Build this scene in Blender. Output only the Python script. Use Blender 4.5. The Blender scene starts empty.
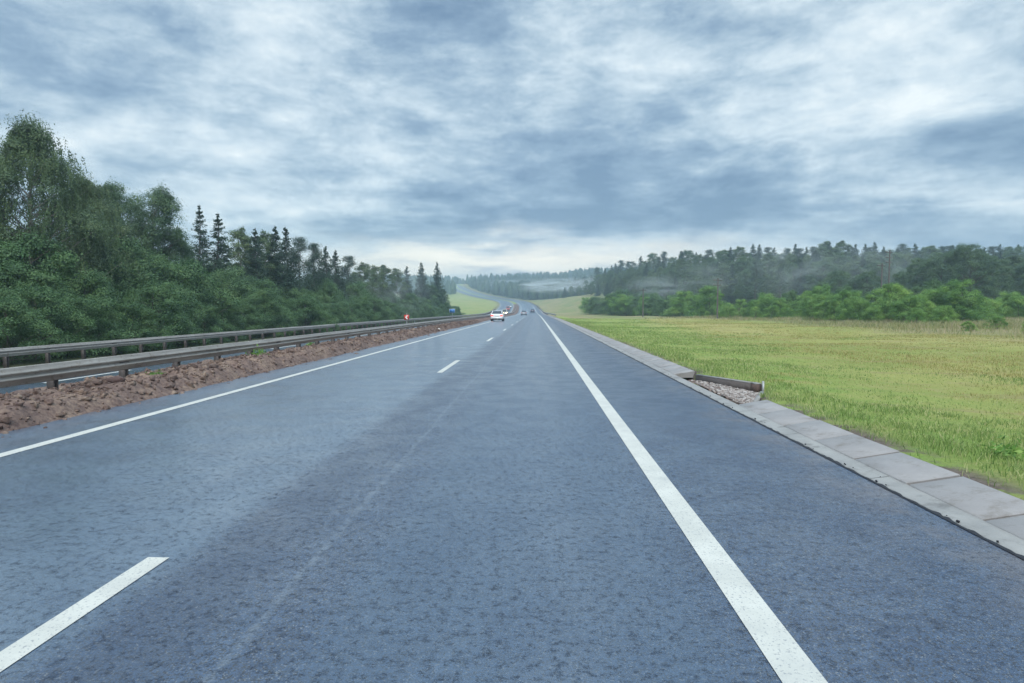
import bpy, math, random
import numpy as np

random.seed(7)
RNG = np.random.default_rng(11)
scene = bpy.context.scene
COL = scene.collection
R = math.radians

# ------------------------------------------------------------------ helpers
def smooth(a, b, x):
    t = np.clip((np.asarray(x, float) - a) / (b - a), 0, 1)
    return t * t * (3 - 2 * t)

def curve_fn(ys, vs, k=25):
    d = np.arange(-100, 2600, 5.0)
    v = np.interp(d, ys, vs)
    n = np.exp(-0.5 * (np.arange(-15, 16) * 5.0 / k) ** 2); n /= n.sum()
    v = np.convolve(np.pad(v, 15, mode='edge'), n, 'valid')
    return lambda y: np.interp(y, d, v)

CX = curve_fn([-100, 0, 120, 220, 300, 400, 480, 560, 650, 750, 850, 950, 1010, 1100, 2600],
              [0, 0, 0, -0.15, -1.0, -3.3, -9.0, -22.5, -44, -70, -96, -112, -116, -105, -105])
RZ = curve_fn([-100, 0, 60, 160, 240, 290, 400, 480, 560, 650, 750, 850, 950, 1030, 1200, 2600],
              [0, 0, 0, -0.15, -0.45, -0.05, 3.9, 7.2, 10, 13.8, 20.4, 28.9, 37.5, 42, 46, 52])
def KO(y): return 0.5 * (1 - smooth(140, 380, y))     # how much lower the opposite carriageway lies

def P(u, y, z=0.0):
    return np.stack([CX(y) + u, np.asarray(y, float) + 0 * np.asarray(u, float), RZ(y) + z], -1)

def vnoise(x, y, s, seed=0):
    """cheap smooth value noise"""
    x = np.asarray(x, float) / s; y = np.asarray(y, float) / s
    xi = np.floor(x).astype(np.int64); yi = np.floor(y).astype(np.int64)
    fx = x - xi; fy = y - yi
    fx = fx * fx * (3 - 2 * fx); fy = fy * fy * (3 - 2 * fy)
    def h(a, b):
        n = (a * 374761393 + b * 668265263 + seed * 974711) & 0x7fffffff
        n = ((n ^ (n >> 13)) * 1274126177) & 0x7fffffff
        return ((n ^ (n >> 16)) & 0xffff) / 65535.0
    return (h(xi, yi) * (1 - fx) + h(xi + 1, yi) * fx) * (1 - fy) + (h(xi, yi + 1) * (1 - fx) + h(xi + 1, yi + 1) * fx) * fy

class MB:
    """collects faces, links them as one mesh"""
    def __init__(s): s.v = []; s.f = []; s.n = 0; s.uv = []
    def add(s, v, f):
        v = np.asarray(v, float).reshape(-1, 3); f = np.asarray(f, int)
        s.v.append(v); s.f.append(f + s.n); s.n += len(v)
        return s
    def box(s, c, d, rz=0.0, rx=0.0, ry=0.0):
        b = np.array([[-1,-1,-1],[1,-1,-1],[1,1,-1],[-1,1,-1],[-1,-1,1],[1,-1,1],[1,1,1],[-1,1,1]], float) * np.array(d) / 2
        if rx: b = b @ np.array([[1,0,0],[0,math.cos(rx),math.sin(rx)],[0,-math.sin(rx),math.cos(rx)]])
        if ry: b = b @ np.array([[math.cos(ry),0,-math.sin(ry)],[0,1,0],[math.sin(ry),0,math.cos(ry)]])
        if rz: b = b @ np.array([[math.cos(rz),math.sin(rz),0],[-math.sin(rz),math.cos(rz),0],[0,0,1]])
        return s.add(b + np.array(c), [[0,3,2,1],[4,5,6,7],[0,1,5,4],[1,2,6,5],[2,3,7,6],[3,0,4,7]])
    def tube(s, pts, rad, n=6, cap=True):
        pts = np.asarray(pts, float); m = len(pts)
        rad = np.broadcast_to(np.asarray(rad, float), (m,))
        vs = []
        for i in range(m):
            t = pts[min(i+1, m-1)] - pts[max(i-1, 0)]
            t = t / (np.linalg.norm(t) + 1e-9)
            a = np.cross(t, [0,0,1.0] if abs(t[2]) < .9 else [1.0,0,0]); a /= np.linalg.norm(a)
            b = np.cross(t, a)
            an = np.arange(n) * 2 * math.pi / n
            vs.append(pts[i] + rad[i] * (np.cos(an)[:,None] * a + np.sin(an)[:,None] * b))
        f = []
        for i in range(m-1):
            for k in range(n):
                f.append([i*n+k, i*n+(k+1)%n, (i+1)*n+(k+1)%n, (i+1)*n+k])
        s.add(np.concatenate(vs), f)
        if cap and n == 4: pass
        return s
    def disc(s, c, r, axis='x', n=16):
        an = np.arange(n) * 2 * math.pi / n
        z0 = np.zeros(n)
        ring = {'x': np.stack([z0, np.cos(an)*r, np.sin(an)*r], -1), 'y': np.stack([np.cos(an)*r, z0, np.sin(an)*r], -1),
                'z': np.stack([np.cos(an)*r, np.sin(an)*r, z0], -1)}[axis] + np.array(c)
        v = np.concatenate([ring, [c]])
        return s.add(v, [[i, (i+1) % n, n, n] for i in range(n)])
    def strip(s, rows):
        """rows: list of (m,3) arrays joined as a sheet"""
        rows = np.asarray(rows, float); a, b, _ = rows.shape
        f = grid_faces(a, b)
        return s.add(rows.reshape(-1, 3), f)
    def build(s, name, mat, parent=None, smooth_=False, uv=None):
        V = np.concatenate(s.v); F = np.concatenate([np.asarray(f).reshape(-1, 4) for f in s.f])
        return mesh(name, V, F, mat, parent, smooth_, uv)

def grid_faces(a, b):
    i = (np.arange(a-1)[:, None] * b + np.arange(b-1)[None]).ravel()
    return np.stack([i, i+1, i+b+1, i+b], -1)

def raw_mesh(name, V, F, mat, smooth_=False, uv=None):
    """F is (n,4); a repeated last index makes a triangle"""
    V = np.ascontiguousarray(V, np.float32); F = np.asarray(F, np.int32)
    me = bpy.data.meshes.new(name)
    if F.shape[1] == 4:
        tri = F[:, 3] == F[:, 2]
        cnt = np.where(tri, 3, 4)
        keep = np.ones(F.shape, bool); keep[tri, 3] = False
        loops = F[keep]
    else:
        cnt = np.full(len(F), 3); loops = F.ravel()
    starts = np.concatenate([[0], np.cumsum(cnt)[:-1]])
    me.vertices.add(len(V)); me.vertices.foreach_set('co', V.ravel())
    me.loops.add(len(loops)); me.loops.foreach_set('vertex_index', loops.astype(np.int32))
    me.polygons.add(len(cnt)); me.polygons.foreach_set('loop_start', starts.astype(np.int32))
    if smooth_: me.polygons.foreach_set('use_smooth', np.ones(len(cnt), bool))
    if uv is not None:
        l = me.uv_layers.new(name='UVMap')
        l.data.foreach_set('uv', np.ascontiguousarray(uv[loops], np.float32).ravel())
    me.update(calc_edges=True); me.validate()
    if mat: me.materials.append(mat)
    return me

def link(name, data, parent=None):
    o = bpy.data.objects.new(name, data); COL.objects.link(o)
    if parent: o.parent = parent
    return o

def mesh(name, V, F, mat, parent=None, smooth_=False, uv=None):
    return link(name, raw_mesh(name, V, F, mat, smooth_, uv), parent)

def tag(o, label, cat, group=None, kind=None):
    if label: o['label'] = label
    if cat: o['category'] = cat
    if group: o['group'] = group
    if kind: o['kind'] = kind
    return o

def thing(name, label, cat, loc=(0,0,0), rz=0.0, group=None, scale=None):
    o = link(name, None); o.location = [float(c) for c in loc]; o.rotation_euler = (0, 0, rz); o.empty_display_size = .3
    if scale is not None: o.scale = scale
    return tag(o, label, cat, group)

def setting(o): o['kind'] = 'structure'; return o

# ------------------------------------------------------------------ materials
class NT:
    def __init__(s, name):
        s.m = bpy.data.materials.new(name); s.m.use_nodes = True
        s.t = s.m.node_tree; s.b = s.t.nodes['Principled BSDF']; s.out = s.t.nodes['Material Output']
    def n(s, typ, **kw):
        nd = s.t.nodes.new(typ)
        for k, v in kw.items():
            if k.startswith('i_'):
                key = k[2:].replace('_', ' ')
                nd.inputs[key].default_value = v
            else: setattr(nd, k, v)
        return nd
    def l(s, a, b): s.t.links.new(a, b)
    def noise(s, vec, scale, detail=4, rough=.55, dist=0.0):
        nd = s.n('ShaderNodeTexNoise'); nd.inputs['Scale'].default_value = scale; nd.inputs['Detail'].default_value = detail
        nd.inputs['Roughness'].default_value = rough; nd.inputs['Distortion'].default_value = dist
        if vec is not None: s.l(vec, nd.inputs['Vector'])
        return nd.outputs['Fac']
    def ramp(s, fac, stops):
        nd = s.n('ShaderNodeValToRGB'); e = nd.color_ramp.elements
        while len(e) < len(stops): e.new(0.5)
        for el, (p, c) in zip(e, stops):
            el.position = p; el.color = (*c, 1) if len(c) == 3 else c
        s.l(fac, nd.inputs['Fac']); return nd.outputs['Color']
    def mix(s, fac, a, b, mode='MIX'):
        nd = s.n('ShaderNodeMix', data_type='RGBA', blend_type=mode)
        for sock, val in ((nd.inputs[0], fac), (nd.inputs[6], a), (nd.inputs[7], b)):
            if isinstance(val, (int, float)): sock.default_value = val
            elif isinstance(val, tuple): sock.default_value = (*val, 1) if len(val) == 3 else val
            else: s.l(val, sock)
        return nd.outputs[2]
    def math(s, op, a, b=None, c=None, clamp=False):
        nd = s.n('ShaderNodeMath', operation=op); nd.use_clamp = clamp
        for i, v in enumerate((a, b, c)):
            if v is None: continue
            if isinstance(v, (int, float)): nd.inputs[i].default_value = v
            else: s.l(v, nd.inputs[i])
        return nd.outputs[0]
    def mapr(s, v, a, b, c=0.0, d=1.0):
        nd = s.n('ShaderNodeMapRange'); nd.interpolation_type = 'SMOOTHSTEP'
        s.l(v, nd.inputs[0])
        for i, x in zip((1, 2, 3, 4), (a, b, c, d)): nd.inputs[i].default_value = x
        return nd.outputs[0]
    def bump(s, h, strength, dist, normal=None):
        nd = s.n('ShaderNodeBump'); nd.inputs['Strength'].default_value = strength; nd.inputs['Distance'].default_value = dist
        s.l(h, nd.inputs['Height'])
        if normal is not None: s.l(normal, nd.inputs['Normal'])
        return nd.outputs['Normal']
    def set(s, **kw):
        for k, v in kw.items():
            sock = s.b.inputs[{'color': 'Base Color', 'rough': 'Roughness', 'metal': 'Metallic', 'normal': 'Normal', 'spec': 'Specular IOR Level',
                               'emit': 'Emission Color', 'emits': 'Emission Strength', 'trans': 'Transmission Weight', 'coat': 'Coat Weight'}[k]]
            if isinstance(v, (int, float)): sock.default_value = v
            elif isinstance(v, tuple): sock.default_value = (*v, 1) if len(v) == 3 else v
            else: s.l(v, sock)
        return s
    def objco(s): return s.n('ShaderNodeTexCoord').outputs['Object']
    def uv(s): return s.n('ShaderNodeTexCoord').outputs['UV']

def simple(name, c, rough=.5, metal=0.0, var=.15, scale=8.0, **kw):
    m = NT(name); nz = m.noise(m.objco(), scale, 5)
    d = tuple(max(0, x * (1 - var)) for x in c); e = tuple(min(1, x * (1 + var)) for x in c)
    m.set(color=m.ramp(nz, [(.3, d), (.7, e)]), rough=rough, metal=metal, **kw)
    return m.m

def mat_asphalt(name, worn=True):
    m = NT(name); uv = m.uv()
    sep = m.n('ShaderNodeSeparateXYZ'); m.l(uv, sep.inputs[0]); U = sep.outputs[0]
    st = m.n('ShaderNodeMapping'); m.l(uv, st.inputs['Vector']); st.inputs['Scale'].default_value = (1.0, 0.35, 1)
    big = m.noise(uv, 1.7, 6, .68, .5)
    mid = m.noise(uv, 3.5, 5, .65)
    grain = m.noise(uv, 42, 6, .8)
    vor = m.n('ShaderNodeTexVoronoi'); vor.inputs['Scale'].default_value = 130; m.l(uv, vor.inputs['Vector'])
    stone = m.n('ShaderNodeSeparateColor'); m.l(vor.outputs['Color'], stone.inputs[0])
    c = m.ramp(mid, [(.3, (.012, .037, .092)), (.7, (.031, .072, .146))])
    c = m.mix(m.mapr(stone.outputs[0], .84, .99, 0, .8), c, (.17, .18, .19))
    c = m.mix(m.mapr(stone.outputs[1], .72, .9), c, (.012, .014, .020))
    c = m.mix(m.mapr(grain, .50, .60, 0, .75), c, (.006, .010, .020))
    # dry brown grit by the kerb side
    if worn:
        paving_sheen = m.math('MULTIPLY', m.mapr(U, -2.5, -2.15, 1, 0), m.mapr(m.noise(uv, .8, 6, .7), .28, .60, .35, 1))   # passing lane's different paving, with pale wet sheen painted into its colour
        c = m.mix(m.math('MULTIPLY', paving_sheen, .75), c, (.098, .152, .212))
        c = m.mix(m.math('MULTIPLY', m.math('MULTIPLY', m.mapr(U, -1.3, -.9), m.mapr(U, .7, 1.2, 1, 0)), .40), c, (.072, .116, .170))  # pale sheen also painted into the middle of the right lane
        grit = m.math('MULTIPLY', m.mapr(U, 2.3, 3.2), m.mapr(m.noise(uv, 1.3, 6, .7), .40, .62))
        c = m.mix(m.math('MULTIPLY', grit, .5), c, (.15, .125, .115))
        # pale longitudinal paving seam, slightly wandering
        w = m.math('ADD', U, m.math('MULTIPLY', m.math('SUBTRACT', m.noise(uv, .5, 2), .5), .10))
        seam = m.math('MULTIPLY', m.mapr(m.math('ABSOLUTE', m.math('ADD', w, 1.46)), .010, .045, 1, 0), m.mapr(m.noise(uv, 9, 6, .7), .40, .62, .12, .60))
        c = m.mix(seam, c, (.12, .155, .20))
        band = m.math('MULTIPLY', m.mapr(m.math('ABSOLUTE', m.math('ADD', w, 1.95)), .12, .42, 1, 0), .34)
        c = m.mix(band, c, (.008, .022, .058))
    wet = m.mapr(big, .38, .62)
    ro = m.math('ADD', m.math('MULTIPLY', wet, -.13), .47)
    ro = m.math('ADD', ro, m.math('MULTIPLY', grain, .12))
    nrm = m.bump(m.math('ADD', m.math('MULTIPLY', vor.outputs['Distance'], .6), m.math('MULTIPLY', grain, 1.4)), .5, .005)
    nrm = m.bump(m.noise(uv, 7, 4), .12, .01, nrm)
    m.set(color=c, rough=m.math('ADD', ro, -.04), normal=nrm, spec=.55)
    fleck = m.mapr(m.noise(uv, 15, 10, .92), .43, .50)
    film = m.bump(m.noise(uv, 34, 5, .75), .25, .003)
    cov = m.math('ADD', m.math('MULTIPLY', wet, .22), .78)
    c = m.mix(m.math('MULTIPLY', m.math('SUBTRACT', 1.0, fleck), .75), c, (.004, .009, .022)); m.set(color=c)
    if worn:                                  # the shoulder is drained and the wheel tracks are rubbed open
        cov = m.math('MULTIPLY', cov, m.mapr(U, 1.0, 2.6, 1.0, .50))
        cov = m.math('MULTIPLY', cov, m.mapr(U, -2.3, -1.5, 1.0, .86))
        for c0 in (-.75, .75): cov = m.math('MULTIPLY', cov, m.mapr(m.math('ABSOLUTE', m.math('ADD', w, c0 * -1 + .1)), .1, .45, .82, 1.0))
        cov = m.math('MULTIPLY', cov, m.math('SUBTRACT', 1.0, m.math('MULTIPLY', band, .35)))
    m.l(m.math('MULTIPLY', fleck, cov), m.b.inputs['Coat Weight'])
    m.l(m.math('ADD', m.math('MULTIPLY', wet, -.06), .26), m.b.inputs['Coat Roughness'])
    m.b.inputs['Coat IOR'].default_value = 1.85
    m.l(film, m.b.inputs['Coat Normal'])
    return m.m

def mat_paint():
    m = NT('road_paint'); uv = m.objco()
    a = m.noise(uv, 3, 5); sp = m.noise(uv, 60, 3, .7)
    c = m.ramp(a, [(.3, (.46, .46, .42)), (.7, (.57, .565, .515))])
    c = m.mix(m.mapr(sp, .58, .64, 0, .8), c, (.22, .23, .25)); c = m.mix(m.mapr(m.noise(uv, 1.4, 6, .7), .48, .70, 0, .45), c, (.34, .35, .345))
    c = m.mix(m.mapr(m.noise(uv, 18, 5, .75), .60, .72, 0, .5), c, (.33, .35, .37))
    m.set(color=c, rough=.6, normal=m.bump(sp, .3, .004)); return m.m

def mat_concrete(name, a, b, stain=(.16, .14, .12)):
    m = NT(name); o = m.objco(); g = m.n('ShaderNodeNewGeometry')
    n1 = m.noise(o, 2.2, 6, .65); n2 = m.noise(o, 45, 3, .7)
    c = m.ramp(n1, [(.3, a), (.7, b)])
    c = m.mix(m.mapr(g.outputs['Random Per Island'], 0, 1, 0, .35), c, (.24, .225, .22))
    c = m.mix(m.mapr(m.noise(o, 3.2, 8, .75), .50, .68, 0, .7), c, stain)
    m.set(color=c, rough=.72, normal=m.bump(m.math('ADD', n2, n1), .35, .008)); return m.m

def mat_ground():
    m = NT('meadow'); o = m.objco()
    at = m.n('ShaderNodeAttribute', attribute_name='zone'); z = m.n('ShaderNodeSeparateColor'); m.l(at.outputs['Color'], z.inputs[0])
    st = m.n('ShaderNodeMapping'); m.l(o, st.inputs['Vector']); st.inputs['Scale'].default_value = (1, .5, 1)
    n1 = m.noise(st.outputs[0], .09, 6, .6, .6); n2 = m.noise(o, .9, 6, .7); n3 = m.noise(o, 14, 4, .7)
    mown = m.ramp(n1, [(.30, (.20, .265, .060)), (.5, (.325, .325, .098)), (.68, (.41, .355, .145))])
    mown = m.mix(m.mapr(n2, .5, .7, 0, .6), mown, (.38, .31, .15))
    mown = m.mix(m.mapr(n3, .45, .75, 0, .5), mown, (.09, .14, .028))
    sr = m.n('ShaderNodeMapping'); m.l(o, sr.inputs['Vector']); sr.inputs['Scale'].default_value = (.16, .9, 1); sr.inputs['Rotation'].default_value = (0, 0, .12)
    mown = m.mix(m.mapr(m.noise(sr.outputs[0], .8, 5, .7), .52, .66, 0, .65), mown, (.27, .205, .105))
    rough = m.ramp(m.math('ADD', m.math('MULTIPLY', n2, .4), m.math('MULTIPLY', n1, .6)), [(.36, (.14, .20, .065)), (.5, (.225, .215, .095)), (.66, (.33, .255, .155))])
    sx = m.n('ShaderNodeSeparateXYZ'); m.l(o, sx.inputs[0])
    lush = m.math('MULTIPLY', m.mapr(m.math('ADD', sx.outputs[0], m.math('MULTIPLY', sx.outputs[1], -.10)), 4.0, 9.0, .8, 0), m.mapr(n2, .3, .6, 1, .3))
    mown = m.mix(lush, mown, (.16, .28, .055))
    c = m.mix(z.outputs[0], mown, rough)
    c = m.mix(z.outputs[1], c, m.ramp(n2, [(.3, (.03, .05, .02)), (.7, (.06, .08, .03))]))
    soil = m.math('MULTIPLY', z.outputs[2], m.mapr(m.noise(o, 1.6, 6, .7), .40, .55))
    c = m.mix(soil, c, m.ramp(n3, [(.3, (.08, .06, .05)), (.7, (.19, .15, .13))]))
    m.set(color=c, rough=.9, spec=.2, normal=m.bump(m.math('ADD', n2, n3), .7, .12)); return m.m

def mat_soil():
    m = NT('clay'); o = m.objco()
    n1 = m.noise(o, 1.1, 6, .65); n2 = m.noise(o, 12, 5, .7)
    c = m.ramp(n1, [(.25, (.10, .072, .062)), (.5, (.205, .145, .118)), (.72, (.31, .228, .168))])
    c = m.mix(m.mapr(n2, .35, .65, .75, 0), c, (.075, .05, .05))
    g = m.n('ShaderNodeNewGeometry')
    c = m.mix(m.mapr(g.outputs['Random Per Island'], .0, .35, .75, 0), c, (.085, .062, .056))
    c = m.mix(m.mapr(g.outputs['Random Per Island'], .7, 1, 0, .7), c, (.29, .225, .18))
    m.set(color=c, rough=.92, spec=.15, normal=m.bump(n2, .8, .03)); return m.m

def mat_foliage(name, dark, mid, light, trans=.25, obj_var=.5):
    m = NT(name); g = m.n('ShaderNodeNewGeometry'); oi = m.n('ShaderNodeObjectInfo')
    r = g.outputs['Random Per Island']
    cl = m.noise(m.objco(), .55, 3)
    f = m.math('ADD', m.math('MULTIPLY', r, .45), m.math('MULTIPLY', m.mapr(cl, .3, .7), .55))
    c = m.ramp(f, [(.1, dark), (.5, mid), (.95, light)])
    c2 = m.mix(1.0, c, (.50, .66, .62), 'MULTIPLY')
    c = m.mix(m.math('MULTIPLY', oi.outputs['Random'], obj_var), c, c2)
    m.set(color=c, rough=.55, spec=.35)
    tr = m.n('ShaderNodeBsdfTranslucent'); m.l(c, tr.inputs['Color'])
    mx = m.n('ShaderNodeMixShader'); mx.inputs[0].default_value = trans + .08
    m.l(m.b.outputs[0], mx.inputs[1]); m.l(tr.outputs[0], mx.inputs[2]); m.l(mx.outputs[0], m.out.inputs['Surface'])
    return m.m

def mat_grass():
    m = NT('grass_blades'); g = m.n('ShaderNodeNewGeometry'); o = m.objco()
    patch = m.noise(o, .22, 6, .65, .8); p2 = m.noise(o, .9, 4)
    gr = m.ramp(g.outputs['Random Per Island'], [(.0, (.12, .21, .055)), (.5, (.225, .32, .09)), (.85, (.36, .42, .16)), (1, (.54, .50, .28))])
    ye = m.ramp(g.outputs['Random Per Island'], [(.0, (.24, .235, .07)), (.5, (.38, .345, .12)), (1, (.52, .42, .22))])
    sx = m.n('ShaderNodeSeparateXYZ'); m.l(o, sx.inputs[0])
    lat = m.mapr(m.math('ADD', sx.outputs[0], m.math('MULTIPLY', sx.outputs[1], -.10)), 4.0, 10.0, -.12, .06)
    c = m.mix(m.mapr(m.math('ADD', lat, m.math('ADD', m.math('MULTIPLY', patch, .7), m.math('MULTIPLY', p2, .3))), .44, .56), gr, ye)
    m.set(color=c, rough=.6, spec=.25)
    tr = m.n('ShaderNodeBsdfTranslucent'); m.l(c, tr.inputs['Color'])
    mx = m.n('ShaderNodeMixShader'); mx.inputs[0].default_value = .3
    m.l(m.b.outputs[0], mx.inputs[1]); m.l(tr.outputs[0], mx.inputs[2]); m.l(mx.outputs[0], m.out.inputs['Surface'])
    return m.m

def mat_rail():
    m = NT('weathered_steel'); o = m.objco()
    st = m.n('ShaderNodeMapping'); m.l(o, st.inputs['Vector']); st.inputs['Scale'].default_value = (3, .25, 3)
    n = m.noise(st.outputs[0], 2.5, 6, .7); n2 = m.noise(o, 9, 5, .7)
    c = m.ramp(n, [(.3, (.225, .205, .185)), (.55, (.345, .32, .29)), (.75, (.46, .435, .40))])
    c = m.mix(m.mapr(n2, .52, .72, 0, .75), c, (.15, .105, .08))
    m.set(color=c, rough=.42, metal=.30); return m.m

ASPH = mat_asphalt('wet_asphalt'); ASPH2 = mat_asphalt('wet_asphalt_opposite', False)
PAINT = mat_paint()
CONC = mat_concrete('kerb_concrete', (.225, .215, .213), (.32, .305, .300))
CONC2 = mat_concrete('gutter_concrete', (.21, .21, .205), (.32, .315, .30), (.11, .105, .10))
GROUND = mat_ground(); SOIL = mat_soil(); GRASS = mat_grass(); STEEL = mat_rail()
POST = simple('post_steel', (.115, .10, .095), .6, .3, .35, 6)
TAR = simple('tar', (.010, .012, .018), .75, 0, .4, 20)
BARK = simple('bark', (.10, .085, .075), .9, 0, .4, 5)
BIRCHB = simple('birch_bark', (.24, .22, .20), .8, 0, .45, 3)
WOODP = simple('weathered_pole', (.11, .095, .088), .85, 0, .3, 4)
F_BIRCH = mat_foliage('birch_leaves', (.070, .112, .060), (.125, .185, .088), (.20, .265, .120))
F_DECID = mat_foliage('broad_leaves', (.055, .108, .060), (.098, .168, .082), (.165, .240, .105))
F_SHRUB = mat_foliage('shrub_leaves', (.055, .118, .050), (.105, .195, .075), (.18, .285, .105))
F_BRIGHT = mat_foliage('bright_shrub_leaves', (.060, .155, .034), (.22, .385, .085), (.46, .60, .17), .35, .8)
F_SPRUCE = mat_foliage('needles', (.028, .058, .044), (.050, .092, .062), (.082, .132, .080), .08)
F_FAR = mat_foliage('far_leaves', (.030, .062, .036), (.055, .098, .050), (.085, .135, .065), .1)

# ------------------------------------------------------------------ ground
def hill(u, y):
    x = CX(y) + u
    right = 15 * smooth(150, 330, y) * smooth(22, 95, x) * (1 - .55 * smooth(430, 700, y))
    bank = 5.0 * smooth(190, 330, y) * smooth(7, 34, u) * (1 - smooth(420, 560, y))
    left = 1.5 * smooth(330, 700, y) * smooth(-25, -120, u)
    back = 9 * smooth(700, 1300, y) * smooth(-30, 160, u)
    return right + bank + left + back

def ground_z(u, y):
    k = KO(y)
    z = np.zeros(np.broadcast(u, y).shape)
    z = z - .18 * smooth(-6.6, -7.2, u) - (k) * smooth(-9.2, -10.6, u)
    z = z + (.10) * smooth(-19.0, -19.8, u) - .25 * smooth(-19, -24, u)
    z = np.where(u > 3.0, -.16 + (.16 + .085) * smooth(3.86, 3.96, u), z)
    z = np.where((u > -7.0) & (u <= 3.0), -.16, z)
    und = (vnoise(CX(y) + u, y, 9, 1) - .5) * .35 + (vnoise(CX(y) + u, y, 2.2, 2) - .5) * .10
    z = z + und * smooth(4.6, 9, u) - .10 * smooth(4.5, 10, u)
    z = z + und * 1.5 * smooth(-20.5, -24, u)
    # funnel of the drain chute dips into the verge
    chute = smooth(4.85, 4.70, u) * smooth(3.80, 3.9, u) * smooth(11.25, 11.5, y - (u - 3.9) * 2.2) * smooth(15.5, 15.3, y + (u - 3.9) * 2.1)
    z = z - .45 * chute
    return z + RZ(y) + hill(u, y)

ys = np.unique(np.concatenate([np.arange(-30, 0, 2.0), np.arange(0, 26, .2), np.arange(26, 70, 1.0), np.arange(70, 300, 4.0), np.arange(300, 800, 10.0), np.arange(800, 1901, 25.0)]))
us = np.unique(np.concatenate([np.linspace(-1500, -160, 30), np.arange(-160, -30, 6.0), np.arange(-30, -20, 1.0), np.array([-19.9, -19.5, -19.1, -18.7, -15, -11, -10.6, -10, -9.6, -9.2, -8.4, -7.7, -7.2, -6.9, -6.6, -2, 2.5, 3.02, 3.2, 3.5, 3.86, 3.89, 3.92, 3.96]),
                           np.arange(4.05, 6, .12), np.arange(6, 16, .5), np.arange(16, 60, 2.0), np.arange(60, 240, 8.0), np.linspace(240, 1500, 30)]))
YY, UU = np.meshgrid(ys, us, indexing='ij')
ZZ = ground_z(UU, YY)
V = np.stack([CX(YY) + UU, YY, ZZ], -1).reshape(-1, 3)
F = grid_faces(len(ys), len(us))
g = setting(mesh('ground', V, F, GROUND, smooth_=True))
xw = CX(YY) + UU
RS = lambda x, y: np.interp(536 + 640 * x / np.maximum(y, 3), [600, 700, 800, 900, 1000, 1100], [118, 104, 66, 45, 34, 30])
rough = np.clip(smooth(-4, 12, YY - RS(xw, YY) + (vnoise(xw, YY, 7, 5) - .5) * 14) * (UU > 6) + smooth(120, 175, YY) * (UU > 0) + .6 * (UU < -19), 0, 1)
rough = rough * (1 - .4 * smooth(240, 330, YY) * (UU < -18))
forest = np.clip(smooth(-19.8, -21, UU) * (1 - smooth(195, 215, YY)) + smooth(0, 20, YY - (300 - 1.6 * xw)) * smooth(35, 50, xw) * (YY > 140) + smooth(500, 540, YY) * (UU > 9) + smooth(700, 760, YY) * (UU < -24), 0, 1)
soilz = np.clip(smooth(4.5, 4.0, UU) * (UU > 3) + .9 * smooth(2, 0, np.abs(UU + 20)) + .0 * UU, 0, 1)
ca = g.data.color_attributes.new('zone', 'FLOAT_COLOR', 'POINT')
ca.data.foreach_set('color', np.stack([rough, forest, soilz, np.ones_like(rough)], -1).astype(np.float32).ravel())

def gz(x, y):
    return float(ground_z(np.array([x - CX(y)]), np.array([float(y)]))[0])

# ------------------------------------------------------------------ carriageways, markings, kerb
def ribbon(name, u0, u1, y0, y1, mat, z=0.0, nu=2, parent=None, zf=None, step=None, jag=0.0):
    yy = np.unique(np.concatenate([np.arange(y0, min(y1, 60), step or 1.0), np.arange(60, min(y1, 300), 3.0) if y1 > 60 else [], np.arange(300, y1, 6.0) if y1 > 300 else [], [y0, y1]])); yy = yy[(yy >= y0) & (yy <= y1)]
    uu = np.linspace(u0, u1, nu)
    A, B = np.meshgrid(yy, uu, indexing='ij')
    zz = z + (zf(A) if zf else 0) + 0 * A
    V = P(B, A, zz).reshape(-1, 3)
    return mesh(name, V, grid_faces(len(yy), nu), mat, parent, True, np.stack([B, A], -1).reshape(-1, 2))

road = setting(ribbon('road', -7.15, 3.24, -30, 1300, ASPH, 0.0, 6))
opp = setting(ribbon('opposite_road', -18.9, -9.9, -30, 1300, ASPH2, 0.0, 5, zf=lambda y: -KO(y) + .0))
def mark(name, u, w, y0, y1, parent, z=.004, zf=None):
    return ribbon(name, u - w/2, u + w/2, y0, y1, PAINT, z, 2, parent, zf, step=2.0)
mark('edge_line', 1.19, .20, -30, 1000, road)
mark('edge_line', -6.03, .16, -30, 1000, road)
k = 0
for y in np.arange(.08 - 16.35 * 1, 420, 16.35):
    mark('lane_dash', -2.50, .145, y, y + 4.0, road)
oz = lambda y: -KO(y)
mark('edge_line', -10.5, .16, -30, 1000, opp, zf=oz)
mark('edge_line', -18.2, .16, -30, 1000, opp, zf=oz)
for y in np.arange(-14, 330, 16.0):
    mark('lane_dash', -14.3, .145, y, y + 4.0, opp, zf=oz)

# ragged tar edge where the asphalt laps onto the concrete gutter
yy = np.arange(-8, 200, .06); n = len(yy)
j = RNG.random(n); jj = np.convolve(RNG.random(n + 8), np.ones(9) / 9, 'valid') - .5
a = 3.205 + 0 * yy; b = 3.236 + .018 * j ** 2 + jj * .022
thick = .008 + .008 * j
rows = [P(a, yy, .0045), P(b - .012, yy, thick), P(b, yy, thick * .6), P(b + .004, yy, -.02)]
m = MB(); m.strip(np.stack(rows, 1)); m.build('tar_edge', TAR, road, True)
m = MB()
for q in range(60):                       # crumbs of asphalt spilled on the gutter
    y = RNG.uniform(2.5, 40); u = 3.25 + abs(RNG.normal(0, .04)); s = RNG.uniform(.006, .017)
    m.box(P(u, y, .008 + .1 * (u - 3.25)), (s, s * 1.3, s * .8), RNG.uniform(0, 3), RNG.uniform(0, 1))
m.build('asphalt_crumbs', TAR, road)['kind'] = 'stuff'

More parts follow.
